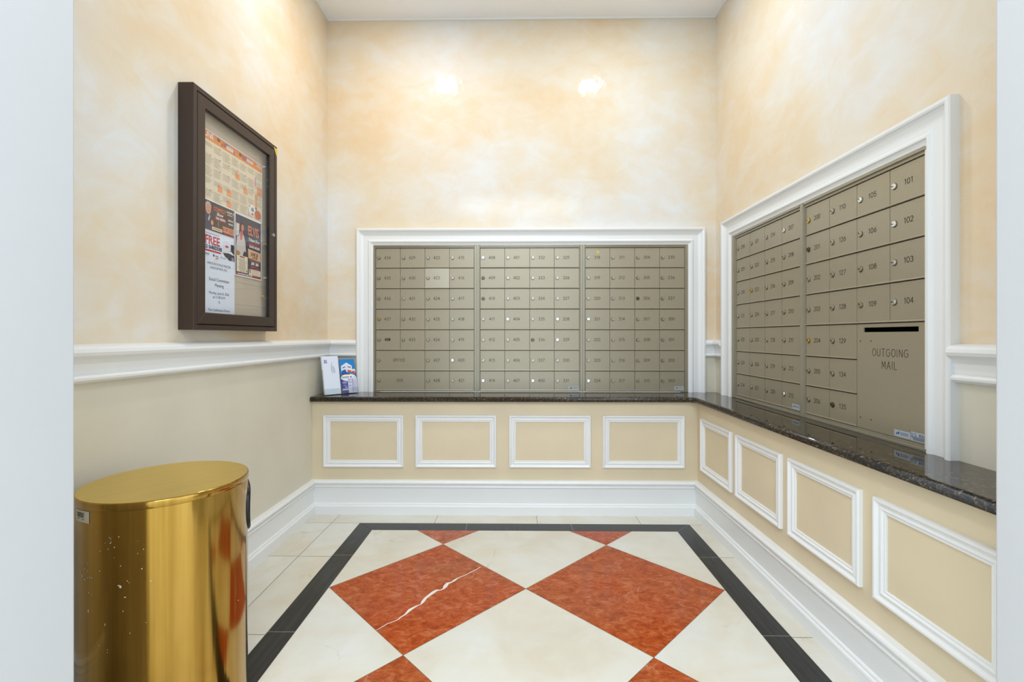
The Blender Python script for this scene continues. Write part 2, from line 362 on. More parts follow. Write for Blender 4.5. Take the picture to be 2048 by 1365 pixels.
wall_pieces(mb, [(YF0, HRy0, 0, SPLIT, 1), (YF0, HRy0, SPLIT, ZC+.1, 0), (HRy1, YB, 0, SPLIT, 1), (HRy1, YB, SPLIT, ZC+.1, 0),
                 (HRy0, HRy1, 0, HZ0, 1), (HRy0, HRy1, HZ1, ZC+.1, 0)], 'x', XR, XR+T)
meta(mb.build('wall_right', [M['plaster'], M['lower']], fix=False), 'pale polished plaster right wall around the two-panel mailbox bank', 'wall', kind='structure')
mb = MB(); wall_pieces(mb, [(YF0, YB, 0, SPLIT, 1), (YF0, YB, SPLIT, ZC+.1, 0)], 'x', XL-T, XL)
meta(mb.build('wall_left', [M['plaster'], M['lower']], fix=False), 'warm polished plaster left wall behind the notice board, cream paint below the rail', 'wall', kind='structure')
mb = MB()
mb.box(-3.2, JL, YF0, YF1, 0, ZC+.1); mb.box(JR, 3.2, YF0, YF1, 0, ZC+.1); mb.box(JL, JR, YF0, YF1, 2.75, ZC+.1)
meta(bevel(mb.build('wall_front', M['jamb'], fix=False), 0.004), 'smooth white wall edges framing the doorway opening in the foreground', 'wall', kind='structure')
mb = MB()
mb.box(XL, XR, YW, YB, 0, ZL); mb.box(XW, XR, YF1, YW, 0, ZL)
meta(mb.build('wall_ledge', M['ledge'], fix=False), 'low beige knee wall carrying the granite counter along back and right', 'wall', kind='structure')
mb = MB(); mb.box(-3.2, 3.2, -2.0, YB+T, ZC, ZC+.12)
meta(mb.build('ceiling', M['ceiling'], fix=False), 'smooth white ceiling', 'ceiling', kind='structure')
# thin ceiling edge trim
cp = [(0, ZC), (.013, ZC), (.013, ZC-.006), (.009, ZC-.014), (0, ZC-.014)]
mb = MB()
extrude_run(mb, (XL, YB), (XR, YB), (0, -1), cp, 1, 1); extrude_run(mb, (XR, YB), (XR, YF1), (-1, 0), cp, 1, 0); extrude_run(mb, (XL, YF1), (XL, YB), (1, 0), cp, 0, 1)
meta(mb.build('trim_1', M['trim']), 'thin white bead where the walls meet the ceiling', 'ceiling trim', kind='structure')

# ------------------------------------------------------------------ floor
mb = MB(); Z = 0.0; G = 0.0013
bl, br, bt = -0.9356, 1.004, 2.7526; il, ir, it = -0.8338, 0.9021, 2.6542
fb = 1.436; ob_ = 1.338                                # front edge of the border (near the doorway)
mb.box(-3.2, 3.2, -3.0, YB+T, -.12, -0.0012, 3)     # bed of grout
def quad(x0, x1, y0, y1, mi, g=G):
    mb.face([(x0+g, y0+g, Z), (x1-g, y0+g, Z), (x1-g, y1-g, Z), (x0+g, y1-g, Z)], mi, random.random()*7+.1)
def clip(poly, axis, val, keep_less):
    out = []
    for i in range(len(poly)):
        a, b = poly[i], poly[(i+1) % len(poly)]
        ia = (a[axis] <= val) if keep_less else (a[axis] >= val); ib = (b[axis] <= val) if keep_less else (b[axis] >= val)
        if ia: out.append(a)
        if ia != ib:
            t = (val-a[axis])/(b[axis]-a[axis]); out.append((a[0]+t*(b[0]-a[0]), a[1]+t*(b[1]-a[1])))
    return out
DW = 0.4325; MX, MY = 0.0342, 2.0452
for i in range(-3, 4):
    for j in range(-4, 4):
        if (i+j) % 2 == 0: continue
        red = (i % 2 != 0)
        cx, cy = MX+i*DW, MY+j*DW; h = DW-0.0012
        poly = [(cx-h, cy), (cx, cy-h), (cx+h, cy), (cx, cy+h)]
        for ax, v, kl in ((0, ir-.001, True), (0, il+.001, False), (1, it-.001, True), (1, fb+.001, False)): poly = clip(poly, ax, v, kl) if poly else poly
        if len(poly) >= 3: mb.face([(p[0], p[1], Z) for p in poly], 1 if red else 0, random.random()*7+.1)
def band(pts): mb.face([(a, b, Z) for a, b in pts], 2, 0.5)
ys = [bt, 2.347, 1.735, ob_]
for x_out, x_in in ((bl, il), (br, ir)):
    for k in range(3):
        y1, y0 = ys[k], ys[k+1]; g = .0009
        s = 1 if x_in > x_out else -1
        t1 = it if k == 0 else y1; t0 = fb if k == 2 else y0
        band([(x_out, y0+(g if k < 2 else 0)), (x_in, t0+(g if k < 2 else 0)), (x_in, t1-g), (x_out, y1-g)])
m_ = .0012
xs_ = [bl, -0.30, 0.31, br]
for k in range(3):
    a, b = xs_[k], xs_[k+1]
    band([(a+.0009 if k else a+m_, bt), (b-.0009 if k < 2 else b-m_, bt), (b-.0009 if k < 2 else ir-m_, it), (a+.0009 if k else il+m_, it)])
band([(bl+m_, ob_), (br-m_, ob_), (ir-m_, fb), (il+m_, fb)])
for yj in ys[1:3]:
    for a_, b_ in ((bl, il), (ir, br)): mb.face([(a_, yj-.0011, Z+.0003), (b_, yj-.0011, Z+.0003), (b_, yj+.0011, Z+.0003), (a_, yj+.0011, Z+.0003)], 5, .1)
for (xa_, ya_), (xb_, yb_) in (((br, bt), (ir, it)), ((-0.30, bt), (-0.30, it)), ((0.31, bt), (0.31, it))):
    mb.face([(xa_-.0011, ya_, Z+.0003), (xb_-.0011, yb_, Z+.0003), (xb_+.0011, yb_, Z+.0003), (xa_+.0011, ya_, Z+.0003)], 5, .1)
# outer ring of cream tiles
e0 = XL+.02; jx = -1.103
for a, b in ((bt, YW-.01),):
    xs2 = [e0, jx, -0.495, 0.114, 0.722, XW+.0]
    for x0, x1 in zip(xs2, xs2[1:]): quad(x0, x1, a, b, 0)
yl = [bt, 2.333, 1.7177, ob_]
for k in range(3):
    quad(e0, jx, yl[k+1], yl[k], 0); quad(jx, bl, yl[k+1], yl[k], 0)
yr = [bt, 2.344, 1.727, ob_]
for k in range(3): quad(br, XW, yr[k+1], yr[k], 0)
for x0, x1 in zip([e0, jx, -.495, .114, .722], [jx, -.495, .114, .722, XW]): quad(x0, x1, YF1-.04, ob_, 0); quad(x0, x1, .22, YF1-.04, 0)
for i in range(-5, 6):
    for j in range(-5, 1): quad(i*.61-.3, i*.61+.31, .22-(.61*(1-j)) + .0, .22-(.61*(1-j))+.61, 0)
# white calcite vein across the left red tile
CY, SY = math.cos(.013), math.sin(.013)
def floor_pt(px, py):
    u = (px-1024)/934.2; v = (672.93-py)/934.2; rx, ry = u*CY-SY, u*SY+CY; t = -CAM_H/v
    return (rx*t, ry*t)
vz = lambda a, b: (700+a/6.35, 1150+b/6.35)
vpts = [(322,712,2),(400,672,4),(470,628,5),(560,594,4),(612,572,6),(640,545,9),(700,508,12),(760,450,28),(800,425,22),(850,398,12),(900,380,7),(925,345,26),(960,300,24),(1010,262,28),(1060,225,32),(1100,200,26),(1150,198,9),(1190,180,18),(1210,150,36),(1240,112,30),(1290,98,14),(1330,72,22),(1370,45,8),(1420,24,6),(1480,0,5),(1530,-28,7),(1600,-62,5),(1660,-98,6)]
up, dn, vc = [], [], []
for a, b, wd in vpts:
    x, y = floor_pt(*vz(a, b)); k = (wd+3)*0.00024; vc.append((x, y, k))
for q in range(len(vc)):
    a_, b_ = vc[max(0, q-1)], vc[min(len(vc)-1, q+1)]; d_ = Vector((b_[0]-a_[0], b_[1]-a_[1])).normalized(); x, y, k = vc[q]
    up.append((x-d_.y*k, y+d_.x*k)); dn.append((x+d_.y*k, y-d_.x*k))
for k in range(len(up)-1):
    mb.face([(*dn[k], Z+.0004), (*dn[k+1], Z+.0004), (*up[k+1], Z+.0004), (*up[k], Z+.0004)], 4, .1)
meta(mb.build('floor', [M['cream'], M['red'], M['black'], M['grout'], M['vein'], M['grout_light']], fix=False), 'polished cream marble floor with red diamond tiles inside a black border', 'floor', kind='structure')

# ------------------------------------------------------------------ baseboards, chair rails
def base_run(name, p0, p1, n, m0, m1, label):
    mb = MB(); extrude_run(mb, p0, p1, n, BASE, m0, m1); meta(mb.build(name, M['trim']), label, 'baseboard', kind='structure')
base_run('baseboard_left', (XL, YF1), (XL, YW), (1, 0), 0, 1, 'tall moulded white baseboard along the left wall behind the brass bin')
base_run('baseboard_back', (XL, YW), (XW, YW), (0, -1), 1, 1, 'tall moulded white baseboard across the back ledge wall')
base_run('baseboard_right', (XW, YW), (XW, YF1), (-1, 0), 1, 0, 'tall moulded white baseboard along the right ledge wall')
CO0, CO1 = -1.0866, 1.2472      # back casing outer edges
def rail_run(name, runs, label):
    mb = MB()
    for p0, p1, n, m0, m1 in runs: extrude_run(mb, p0, p1, n, RAIL, m0, m1)
    meta(mb.build(name, M['trim']), label, 'chair rail', kind='structure')
RO0, RO1 = 1.421, 3.008          # right casing outer edges (y)
rail_run('trim_2', [((XL, YF1), (XL, YB), (1, 0), 0, 1), ((XL, YB), (CO0, YB), (0, -1), 1, 0)], 'white moulded chair rail along the left wall, turning the corner to the mailboxes')
rail_run('trim_3', [((CO1, YB), (XR, YB), (0, -1), 0, 1), ((XR, YB), (XR, RO1), (-1, 0), 1, 0)], 'short white chair rail piece in the back right corner between mailbox casings')
rail_run('trim_4', [((XR, RO0), (XR, YF1), (-1, 0), 0, 0)], 'short white chair rail piece beside the outgoing mail panel')

# mailbox bank casings
CAS = [(0,0),(0,.027),(.003,.031),(.012,.0315),(.018,.029),(.022,.023),(.030,.017),(.038,.0135),(.044,.0115),(.074,.0110),(.078,.016),(.084,.0205),(.091,.0200),(.096,.014),(.103,.010),(.1105,.008),(.1125,.004),(.1125,0)]
cb = empty('trim_5', (0, YB, 0)); meta(cb, 'white moulded casing framing the back wall mailboxes', 'casing', kind='structure')
mb = MB(); rect_frame(mb, CO0, CO1, CT, 1.8316, CAS, True); mb.build('moulding', M['trim'], cb)
cr = empty('trim_6', (XR, 0, 0), -PI/2); meta(cr, 'white moulded casing framing the right wall mailboxes', 'casing', kind='structure')
mb = MB(); rect_frame(mb, -RO1, -RO0, CT, 1.8345, CAS, True); mb.build('moulding', M['trim'], cr)

# picture-frame mouldings on the ledge wall
PAN = [(0,0),(0,.012),(.003,.0165),(.009,.0165),(.013,.012),(.016,.0085),(.022,.0075),(.025,.0105),(.029,.0115),(.032,.0095),(.034,.006),(.037,.0065),(.040,.007),(.0425,.005),(.0425,0)]
bp = [((-1.2174, -0.715), 'nearest the left wall'), ((-0.6403, -0.1352), 'second from the left wall'), ((-0.0563, 0.4513), 'third from the left wall'), ((0.5254, 1.0304), 'nearest the right corner')]
n_ = 7
for (x0, x1), wh in bp:
    r = empty('trim_%d' % n_, (x0, YW, .288)); n_ += 1
    mb = MB(); rect_frame(mb, 0, x1-x0, 0, .326, PAN); mb.build('moulding', M['trim'], r)
    meta(r, 'white rectangular panel moulding on the back ledge wall, ' + wh, 'panel moulding', 'panel mouldings under the back counter', 'structure')
rp = [((2.437, 2.8355), 'farthest, beside the corner'), ((1.9784, 2.3824), 'second from the corner'), ((1.523, 1.9231), 'third from the corner'), ((1.0655, 1.4635), 'nearest the doorway')]
for (y0, y1), wh in rp:
    r = empty('trim_%d' % n_, (XW, y1, .295), -PI/2); n_ += 1
    mb = MB(); rect_frame(mb, 0, y1-y0, 0, .3145, PAN); mb.build('moulding', M['trim'], r)
    meta(r, 'white rectangular panel moulding on the right ledge wall, ' + wh, 'panel moulding', 'panel mouldings under the right counter', 'structure')

# ------------------------------------------------------------------ granite counter
mb = MB(); NY, NX = 2.872, 1.073; rf = 0.035
prof = [(.040, .6985), (.014, .6985), (.006, .702), (.001, .710), (0, .717), (.002, .723), (.007, .728), (.014, .7305), (.024, CT)]
def cpath(o):
    pts = [(XL+.0025, NY+o)]
    for k in range(9):
        a = PI/2*(1-k/8); pts.append((NX-rf+(rf+o)*math.cos(a), NY-rf+(rf+o)*math.sin(a)))
    pts.append((NX+o, YF1+.002)); return pts
rows = [[(x, y, z) for x, y in cpath(o)] for o, z in prof]
rear = [(XL+.0025, YB-.001, CT)]+[(XR-.001, YB-.001, CT)]*9+[(XR-.001, YF1+.002, CT)]
rearb = [(x, y, .6985) for x, y, z in rear]
b0 = len(mb.v); mb.grid([rearb]+rows+[rear], 0, smooth=True)
mb.face([r[0] for r in [rearb]+rows+[rear]], 0); mb.face([r[-1] for r in [rearb]+rows+[rear]], 0)
mb.face([rear[0], rear[1], rear[-1], rearb[-1], rearb[1], rearb[0]][:0] or [rear[0], rear[1], rearb[1], rearb[0]], 0)
mb.face([rear[1], rear[-1], rearb[-1], rearb[1]], 0)
co = mb.build('countertop', [M['granite'], M['granite_edge']])
for p in co.data.polygons: p.use_smooth = abs(p.normal.z) < .985 and p.area < .2 and len(p.vertices) == 4 and p.area < .05
for p in co.data.polygons: p.material_index = 1 if abs(p.normal.z) < .93 else 0
meta(co, 'polished dark speckled granite counter running under both mailbox banks', 'countertop')

# ------------------------------------------------------------------ mailbox panels
LOCKR = 0.0105
def lock_mesh(kind):
    mt = M[kind]; mb = MB()
    mb.cyl(0, -.0009, LOCKR*1.13, -.0010, 0, 22, 2)  # dark disc set slightly low behind the lock, painting in its crescent shadow
    mb.cyl(0, 0, LOCKR, -.0048, 0, 22, 0, .92)
    mb.cyl(0, 0, LOCKR*.62, -.0056, -.0045, 18, 0)
    mb.box(-.0055, .0010, -.0062, -.0056, -.0009, .0009, 1)
    mb.box(-.0078, -.0052, -.0062, -.0045, .0012, .0045, 1)
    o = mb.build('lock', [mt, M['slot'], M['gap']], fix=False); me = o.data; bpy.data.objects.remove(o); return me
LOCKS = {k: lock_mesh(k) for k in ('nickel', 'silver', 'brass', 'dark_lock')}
SPECIAL = {'437': 'brass', '200': 'brass', '204': 'brass', '223': 'brass', '422': 'silver', '423': 'silver', '425': 'silver', '420': 'silver', '408': 'silver', '404': 'silver', '328': 'silver',
           '329': 'silver', '321': 'silver', '313': 'silver', '414': 'silver', '400': 'silver', '101': 'silver', '105': 'silver', '207': 'silver', '324': 'silver', '409': 'dark_lock', '410': 'dark_lock', '306': 'dark_lock',
           '336': 'dark_lock', '201': 'dark_lock', '135': 'dark_lock', '431': 'silver', '213': 'silver', '102': 'silver', '103': 'silver', '104': 'silver'}
DOORM = {}
def door_mesh(wd, ht, clean=False):
    k = (round(wd, 4), round(ht, 4), clean)
    if k in DOORM: return DOORM[k]
    mb = MB(); g = .0012
    mb.box(g, wd-g, 0, .006, .0075, ht-.0022)
    # folded lip along the bottom edge of the door
    mb.grid([[(0.0002, .003, .0078), (0.0002, -.0038, .0070), (.0002, -.0050, .0035), (.0002, -.0040, .0015), (.0002, .003, .0012)],
             [(wd-.0002, .003, .0078), (wd-.0002, -.0038, .0070), (wd-.0002, -.0050, .0035), (wd-.0002, -.0040, .0015), (wd-.0002, .003, .0012)]], 0, closed_c=True, cap=True)
    mb.grid([[(g, 0, .0075), (g, -.0035, .0060)], [(wd-g, 0, .0075), (wd-g, -.0035, .0060)]])
    o = mb.build('door', M['door_clean' if clean else 'door'], fix=True); me = o.data; bpy.data.objects.remove(o); DOORM[k] = me; return me
FR = .012
def mail_unit(name_loc, rz, width, cols, rows, side, grid, label, group, big=None, tops=1.7205):
    """local frame: x along the bank, y into the wall, z up; doors lie at y=0, frame stands FR proud"""
    root = empty('mailbox_panel', name_loc, rz); meta(root, label, 'mailbox', group)
    x0, x1 = side
    mb = MB()
    mb.box(x0+.004, x1-.004, .007, .30, CT+.003, tops-.003, 0)
    mb.build('cabinet_body', M['gap'], root, fix=False)
    # perimeter frame with stepped edge
    mb = MB(); a, b, zt, zb = cols[0], cols[-1], rows[0], rows[-1]
    for (fx0, fx1, fz0, fz1) in ((x0, a-.001, CT+.0015, tops), (b+.001, x1, CT+.0015, tops), (a-.001, b+.001, zt+.0015, tops), (a-.001, b+.001, CT+.0015, zb-.0008)):
        thin_v = (fx1-fx0) < .05
        if thin_v:
            mid = (fx0+fx1)/2; wv = fx1-fx0
            mb.box(fx0, fx1, -.004, .02, fz0, fz1)
            left = fx0 == x0
            mb.box(fx0+(0 if left else wv*.35), fx1-(wv*.35 if left else 0), -FR, -.004, fz0, fz1)
            mb.box(fx0+(.65*wv-.0 if left else .16*wv), fx1-(.16*wv if left else .65*wv), -.008, -.004, fz0, fz1)
        else:
            mb.box(fx0, fx1, -.004, .02, fz0, fz1)
            hh = fz1-fz0
            if fz1 > 1.2: mb.box(fx0, fx1, -FR, -.004, fz0+hh*.55, fz1)
            else: mb.box(fx0, fx1, -.010, -.004, fz0, fz0+hh*.45)
    fo = mb.build('frame', M['frame'], root, fix=False); bevel(fo, .0008, 1)
    for (c0, c1, r0, txt) in grid:
        dx0, dx1 = cols[c0], cols[c1]; dz1, dz0 = rows[r0], rows[r0+1]
        clean = txt == '423'
        d = bpy.data.objects.new('door', door_mesh(dx1-dx0, dz1-dz0, clean)); COL.objects.link(d); d.parent = root
        d.location = (dx0, -.002 if clean else 0, dz0)
        if clean: d['label'] = 'door marked 423, slightly paler and sitting proud of its neighbours'
        if txt == 'OFFICE': d['label'] = 'double-width door marked OFFICE'
        if txt == '500': d['label'] = 'double-width door marked 500'
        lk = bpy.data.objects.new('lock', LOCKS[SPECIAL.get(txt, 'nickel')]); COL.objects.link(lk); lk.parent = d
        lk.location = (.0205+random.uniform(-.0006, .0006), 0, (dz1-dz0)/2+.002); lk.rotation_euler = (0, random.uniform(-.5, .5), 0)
        wide = c1-c0 == 2; cxn = (.158 if txt == 'OFFICE' else .162) if wide else .0795
        if txt == '438':
            o = add_text('door_number', '438', .026, M['black_ink'], d, cxn, (dz1-dz0)/2+.002, bold=.0009)
            d['label'] = 'door with 438 in a heavy black replacement number'
        else:
            mb = MB(); engrave(mb, txt, cxn, (dz1-dz0)/2+.003, 00.0190, .0021, -.0004, wd=1.0)
            mb.build('door_number', M['ink'], d, fix=False)
    return root
def std(names):   # names: list of columns
    return [(c, c+1, r, names[c][r]) for c in range(len(names)) for r in range(len(names[c])) if names[c][r]]
rowsB = [1.702, 1.5665, 1.4284, 1.2892, 1.1497, 1.0112, .8717, .7370]
seq = lambda a, n: [str(a+i) for i in range(n)]
cA = [-.9628, -.7960, -.6295, -.4630, -.2975]; cB = [-.2560, -.0899, .0780, .2440, .4125]; cC = [.4521, .6175, .7845, .9500, 1.1170]
def shift(c, x): return [v-x for v in c]
g1 = std([seq(434, 5), seq(429, 5), seq(422, 7), seq(415, 7)]) + [(0, 2, 5, 'OFFICE'), (0, 2, 6, '500')]
GB = 'mailbox panels of the back wall bank'; GR = 'mailbox panels of the right wall bank'
xa = -.977
mail_unit((xa, YB, 0), 0, .7, shift(cA, xa), rowsB, (0, -.2775-xa), g1, 'metal mailbox panel with OFFICE and 500 doors, beside the brochure holder', GB)
xb = -.2765
mail_unit((xb, YB, 0), 0, .7, shift(cB, xb), rowsB, (0, .4320-xb), std([seq(408, 7), seq(401, 7), seq(332, 6)+['400'], seq(325, 7)]), 'middle metal mailbox panel of the back bank, doors 408 to 331', GB)
xc = .4330
u3 = mail_unit((xc, YB, 0), 0, .7, shift(cC, xc), rowsB, (0, 1.1367-xc), std([seq(318, 7), seq(311, 7), seq(304, 7), ['235', '236', '237', '300', '301', '302', '303']]), 'metal mailbox panel with door 318 under a yellow sticker, doors 318 to 303', GB)
rowsR = [1.6985, 1.5665, 1.4335, 1.2954, 1.1546, 1.0145, .8797, .7510]
# right bank: local x = -(y - y_far)
yfar = 2.893
u4 = mail_unit((XR, yfar, 0), -PI/2, .7, [yfar-v for v in (2.854, 2.6912, 2.5291, 2.3667, 2.2040)], rowsR, (0, yfar-2.1865), std([seq(228, 7), seq(221, 7), seq(214, 7), seq(207, 7)]),
          'metal mailbox panel on the right wall nearest the corner, doors 228 to 213', GR)
ynr = 2.1855
c5 = [ynr-v for v in (2.1687, 2.0071, 1.8455, 1.6833, 1.5215)]
g5 = std([seq(200, 7), ['110', '126', '127', '128', '129', '134', '135'], ['105', '106', '108', '109'], ['101', '102', '103', '104']])
u5 = mail_unit((XR, ynr, 0), -PI/2, .7, c5, rowsR, (0, ynr-1.5145), g5, 'metal mailbox panel on the right wall with the outgoing mail slot', GR)
# outgoing mail panel
ox0, ox1, oz0, oz1 = c5[2], c5[4], rowsR[7], rowsR[4]
slx0, slx1, slz0, slz1 = ynr-1.8099, ynr-1.5640, 1.1215, 1.1390
mb = MB(); g = .0012
def strip(x0, x1, z0, z1): mb.box(x0, x1, 0, .006, z0, z1)
strip(ox0+g, ox1-g, oz0+.001, slz0); strip(ox0+g, ox1-g, slz1, oz1-.0022); strip(ox0+g, slx0, slz0, slz1); strip(slx1, ox1-g, slz0, slz1)
pn = mb.build('outgoing_mail_door', M['door'], u5, fix=True); pn['label'] = 'large door marked OUTGOING MAIL with a letter slot'
mb = MB(); mb.box(slx0-.001, slx1+.001, .0045, .0065, slz0-.001, slz1+.001); mb.build('letter_slot', M['slot'], pn, fix=False)
mb = MB(); engrave(mb, 'OUTGOING', ynr-1.685, 1.0465, .0275, .0017, -.0004, track=.22, wd=.92); engrave(mb, 'MAIL', ynr-1.6855, 1.0015, .0275, .0017, -.0004, track=.2, wd=.92)
mb.build('outgoing_mail_lettering', M['ink'], pn, fix=False)
mb = MB()
for yy, zz in ((1.8272, 1.0871), (1.7736, 1.0876), (1.8272, .7926), (1.7727, .7917)): mb.cyl(ynr-yy, zz, .0024, -.0008, 0, 10)
mb.build('rivet', M['gap'], pn, fix=False)
# maker stickers
def sticker(parent, x0, x1, z0, z1, y=-.0006, blue=True):
    mb = MB(); mb.box(x0, x1, y, 0, z0, z1, 0); w_ = x1-x0; h_ = z1-z0; c = M['sticker_blue'] if blue else M['black_ink']
    yy = y-.0003; a = x0+w_*.10
    mb.face([(a, yy, z0+h_*.32), (a+w_*.11, yy, z0+h_*.32), (a+w_*.11, yy, z0+h_*.74)], 1)
    mb.face([(a+w_*.14, yy, z0+h_*.40), (a+w_*.20, yy, z0+h_*.34), (a+w_*.25, yy, z0+h_*.74), (a+w_*.15, yy, z0+h_*.74)], 1)
    for k in range(3): mb.face([(x0+w_*.40, yy, z0+h_*(.34+.16*k)), (x0+w_*.90, yy, z0+h_*(.34+.16*k)), (x0+w_*.90, yy, z0+h_*(.40+.16*k)), (x0+w_*.40, yy, z0+h_*(.40+.16*k))], 2)
    o = mb.build('maker_sticker', [M['sticker'], c, M['sticker_blue'] if blue else pm((120, 128, 130))], parent, fix=False); return o
def kid(root, txt_x, row):   # the door whose corner the sticker is on
    return root
sticker(u3, 1.0501-xc, 1.1106-xc, .7463, .7686, blue=False)
u2 = [o for o in COL.objects if o.name.startswith('mailbox_panel') and abs(o.location.x-xb) < 1e-4][0]
sticker(u2, .3384-xb, .4108-xb, .7448, .7671, blue=False)
sticker(u4, yfar-2.2760, yfar-2.2180, .7575, .7800)
sticker(u5, ynr-1.6639, ynr-1.5975, .7560, .7790)
mb = MB(); mb.box(ynr-1.5945, ynr-1.5280, -.0006, 0, .7555, .7850, 0)
us = mb.build('postal_sticker', M['sticker'], u5, fix=False)
mb = MB(); engrave(mb, 'U.S. MAIL', ynr-1.5612, .7755, .0115, .0013, -.0010, track=.18)
for k, z in enumerate((.7665, .7625, .7590)): mb.face([(ynr-1.592+.004*k, -.0010, z), (ynr-1.532, -.0010, z), (ynr-1.532, -.0010, z+.0018), (ynr-1.592+.004*k, -.0010, z+.0018)])
mb.build('sticker_lettering', pm((52, 52, 92)), us, fix=False)
# small yellow flower sticker over 318
mb = MB(); fx, fz = .5356-xc, 1.6714
for k in range(5):
    a = math.radians(-30+60*k); c_, s_ = math.cos(a), math.sin(a)
    if k == 4: a = math.radians(270); c_, s_ = math.cos(a), math.sin(a)
    P = [(fx-.0022*s_, fz+.0022*c_), (fx+.010*c_-.003*s_, fz+.010*s_+.003*c_), (fx+.0125*c_, fz+.0125*s_), (fx+.010*c_+.003*s_, fz+.010*s_-.003*c_), (fx+.0022*s_, fz-.0022*c_)]
    mb.face([(p[0], -.0006-.0001*k, p[1]) for p in P])
mb.build('yellow_sticker', M['yellow'], u3, fix=False)

# ------------------------------------------------------------------ notice board on the left wall
NY0, NY1, NZ0, NZ1, ND = 1.7555, 2.3690, 1.1308, 2.0710, .060
nb = empty('notice_board', (XL, NY0, NZ0), PI/2)     # local x = world y - NY0, local y = into wall, z up
meta(nb, 'dark bronze glass-fronted notice board case mounted on the left wall', 'notice board')
W_, H_ = NY1-NY0, NZ1-NZ0
mb = MB()
rect_frame(mb, 0, W_, 0, H_, [(0, 0), (0, ND-.0015), (.0015, ND), (.0195, ND), (.0203, ND-.004), (.0203, .026), (.030, .026), (.030, 0)])
mb.build('case', M['bronze'], nb)
mb = MB(); mb.box(.028, W_-.028, -.020, -.0005, .028, H_-.028, 0)
bk = mb.build('backing_board', M['cork'], nb, fix=False)
mb = MB()
for z in (1.4517, 1.3508, 1.2499): mb.box(.03, W_-.03, -.0204, -.0199, z-NZ0-.0006, z-NZ0+.0006)
mb.build('backing_seam', M['seam'], bk, fix=False)
mb = MB(); o_ = .0238
rect_frame(mb, o_, W_-o_, o_, H_-o_, [(0, .046), (0, ND-.001), (.001, ND), (.042, ND), (.0445, ND-.0025), (.0455, .052), (.0455, .044)])
df = mb.build('glass_door_frame', M['bronze'], nb)
mb = MB(); i_ = o_+.043
rect_frame(mb, o_+.0445, W_-o_-.0445, o_+.0445, H_-o_-.0445, [(0, .0445), (0, .0555), (.0012, .0555), (.0012, .0445)])
mb.build('black_liner', M['rubber'], df)
mb = MB()
mb.box(i_+.0028, W_-i_-.0028, -.0515, -.0480, i_+.0028, H_-i_-.0028); mb.build('glass_pane', M['glass'], df, fix=False)
mb = MB(); mb.cyl(W_-.012-.028, 1.6141-NZ0, .0085, -ND-.006, -ND+.001, 18, 0, .9); mb.box(W_-.0415, W_-.0385, -ND-.0066, -ND-.006, 1.6141-NZ0-.005, 1.6141-NZ0+.005, 1)
mb.build('lock', [M['silver'], M['slot']], df, fix=False)
# mitre lines at the corners of door and case
mb = MB()
def mline(x0, z0, x1, z1, sw=.0012, y=-ND-.0003):
    d = Vector((x1-x0, z1-z0)).normalized(); n = Vector((-d.y, d.x))*sw/2
    mb.face([(x0+n.x, y, z0+n.y), (x0-n.x, y, z0-n.y), (x1-n.x, y, z1-n.y), (x1+n.x, y, z1+n.y)])
for sx in (0, 1):
    for sz in (0, 1):
        fx_ = lambda v: v if sx == 0 else W_-v
        fz_ = lambda v: v if sz == 0 else H_-v
        mline(fx_(o_+.001), fz_(o_+.001), fx_(o_+.042), fz_(o_+.042), .0010); mline(fx_(.001), fz_(.001), fx_(.019), fz_(.019), .0008)
mb.build('mitre_joint', M['bronze_edge'], df, fix=False)
mb = MB(); mb.face([(W_-.0330, -ND-.0008, H_-.0100), (W_-.0040, -ND-.0008, H_-.0120), (W_-.0055, -ND-.0008, H_-.0510)])
mb.build('yellow_sticker', M['yellow'], df, fix=False)

# papers pinned inside: sheet() makes a top-level sheet with local x to the right, z up, facing the room
SX = XL+.0215
def sheet(name, label, y0, y1, z0, z1, mt, lift=0.0, cat='poster'):
    r = empty(name, (SX+lift, y0, z0), PI/2); meta(r, label, cat)
    mb = MB(); nx = 14; w_, h_ = y1-y0, z1-z0
    F = []; B = []
    for j in range(2):
        F.append([(w_*i/nx, -.0006, h_*j) for i in range(nx+1)]); B.append([(w_*i/nx, 0, h_*j) for i in range(nx+1)])
    mb.grid([F[0], F[1], B[1], B[0]], 0, closed_r=True); mb.build('paper', mt, r)
    return r, w_, h_
def rects(name, parent, mt, L, y=-.0011):
    mb = MB()
    for x0, x1, z0, z1 in L: mb.face([(x0, y, z0), (x1, y, z0), (x1, y, z1), (x0, y, z1)])
    return mb.build(name, mt, parent, fix=False)
def poly(name, parent, mt, P, y=-.0013):
    mb = MB()
    for p in P: mb.face([(a, y, b) for a, b in p])
    return mb.build(name, mt, parent, fix=False)
ell = lambda cx, cz, rx, rz, n=20: [(cx+rx*math.cos(2*PI*k/n), cz+rz*math.sin(2*PI*k/n)) for k in range(n)]
# monthly calendar
r, w_, h_ = sheet('calendar_poster', 'large orange-topped monthly activities calendar pinned at the top of the notice board', 1.8600, 2.2980, 1.6655, 1.9515, M['paper_white'])
rects('calendar_ground', r, pm((226, 212, 184)), [(.004, w_-.004, .004, h_-.040)], -.0009)
bd = rects('header_band', r, pm((228, 140, 70)), [(.004, w_-.004, h_-.040, h_-.004)], -.0010)
add_text('header_lettering', 'JUNE', .030, M['paper_white'], bd, .0355, h_-.020, -.0016, bold=.0005)
add_text('header_lettering', '2026', .021, M['paper_white'], bd, w_-.030, h_-.016, -.0016, bold=.0004)
rects('header_picture', bd, pm((120, 84, 74)), [(.092, .112, h_-.022, h_-.008), (.246, .266, h_-.026, h_-.010), (.120, .128, h_-.034, h_-.020)], -.0014)
rects('header_picture', bd, pm((196, 96, 70)), [(.133, .150, h_-.030, h_-.012), (.270, .290, h_-.032, h_-.012)], -.0014)
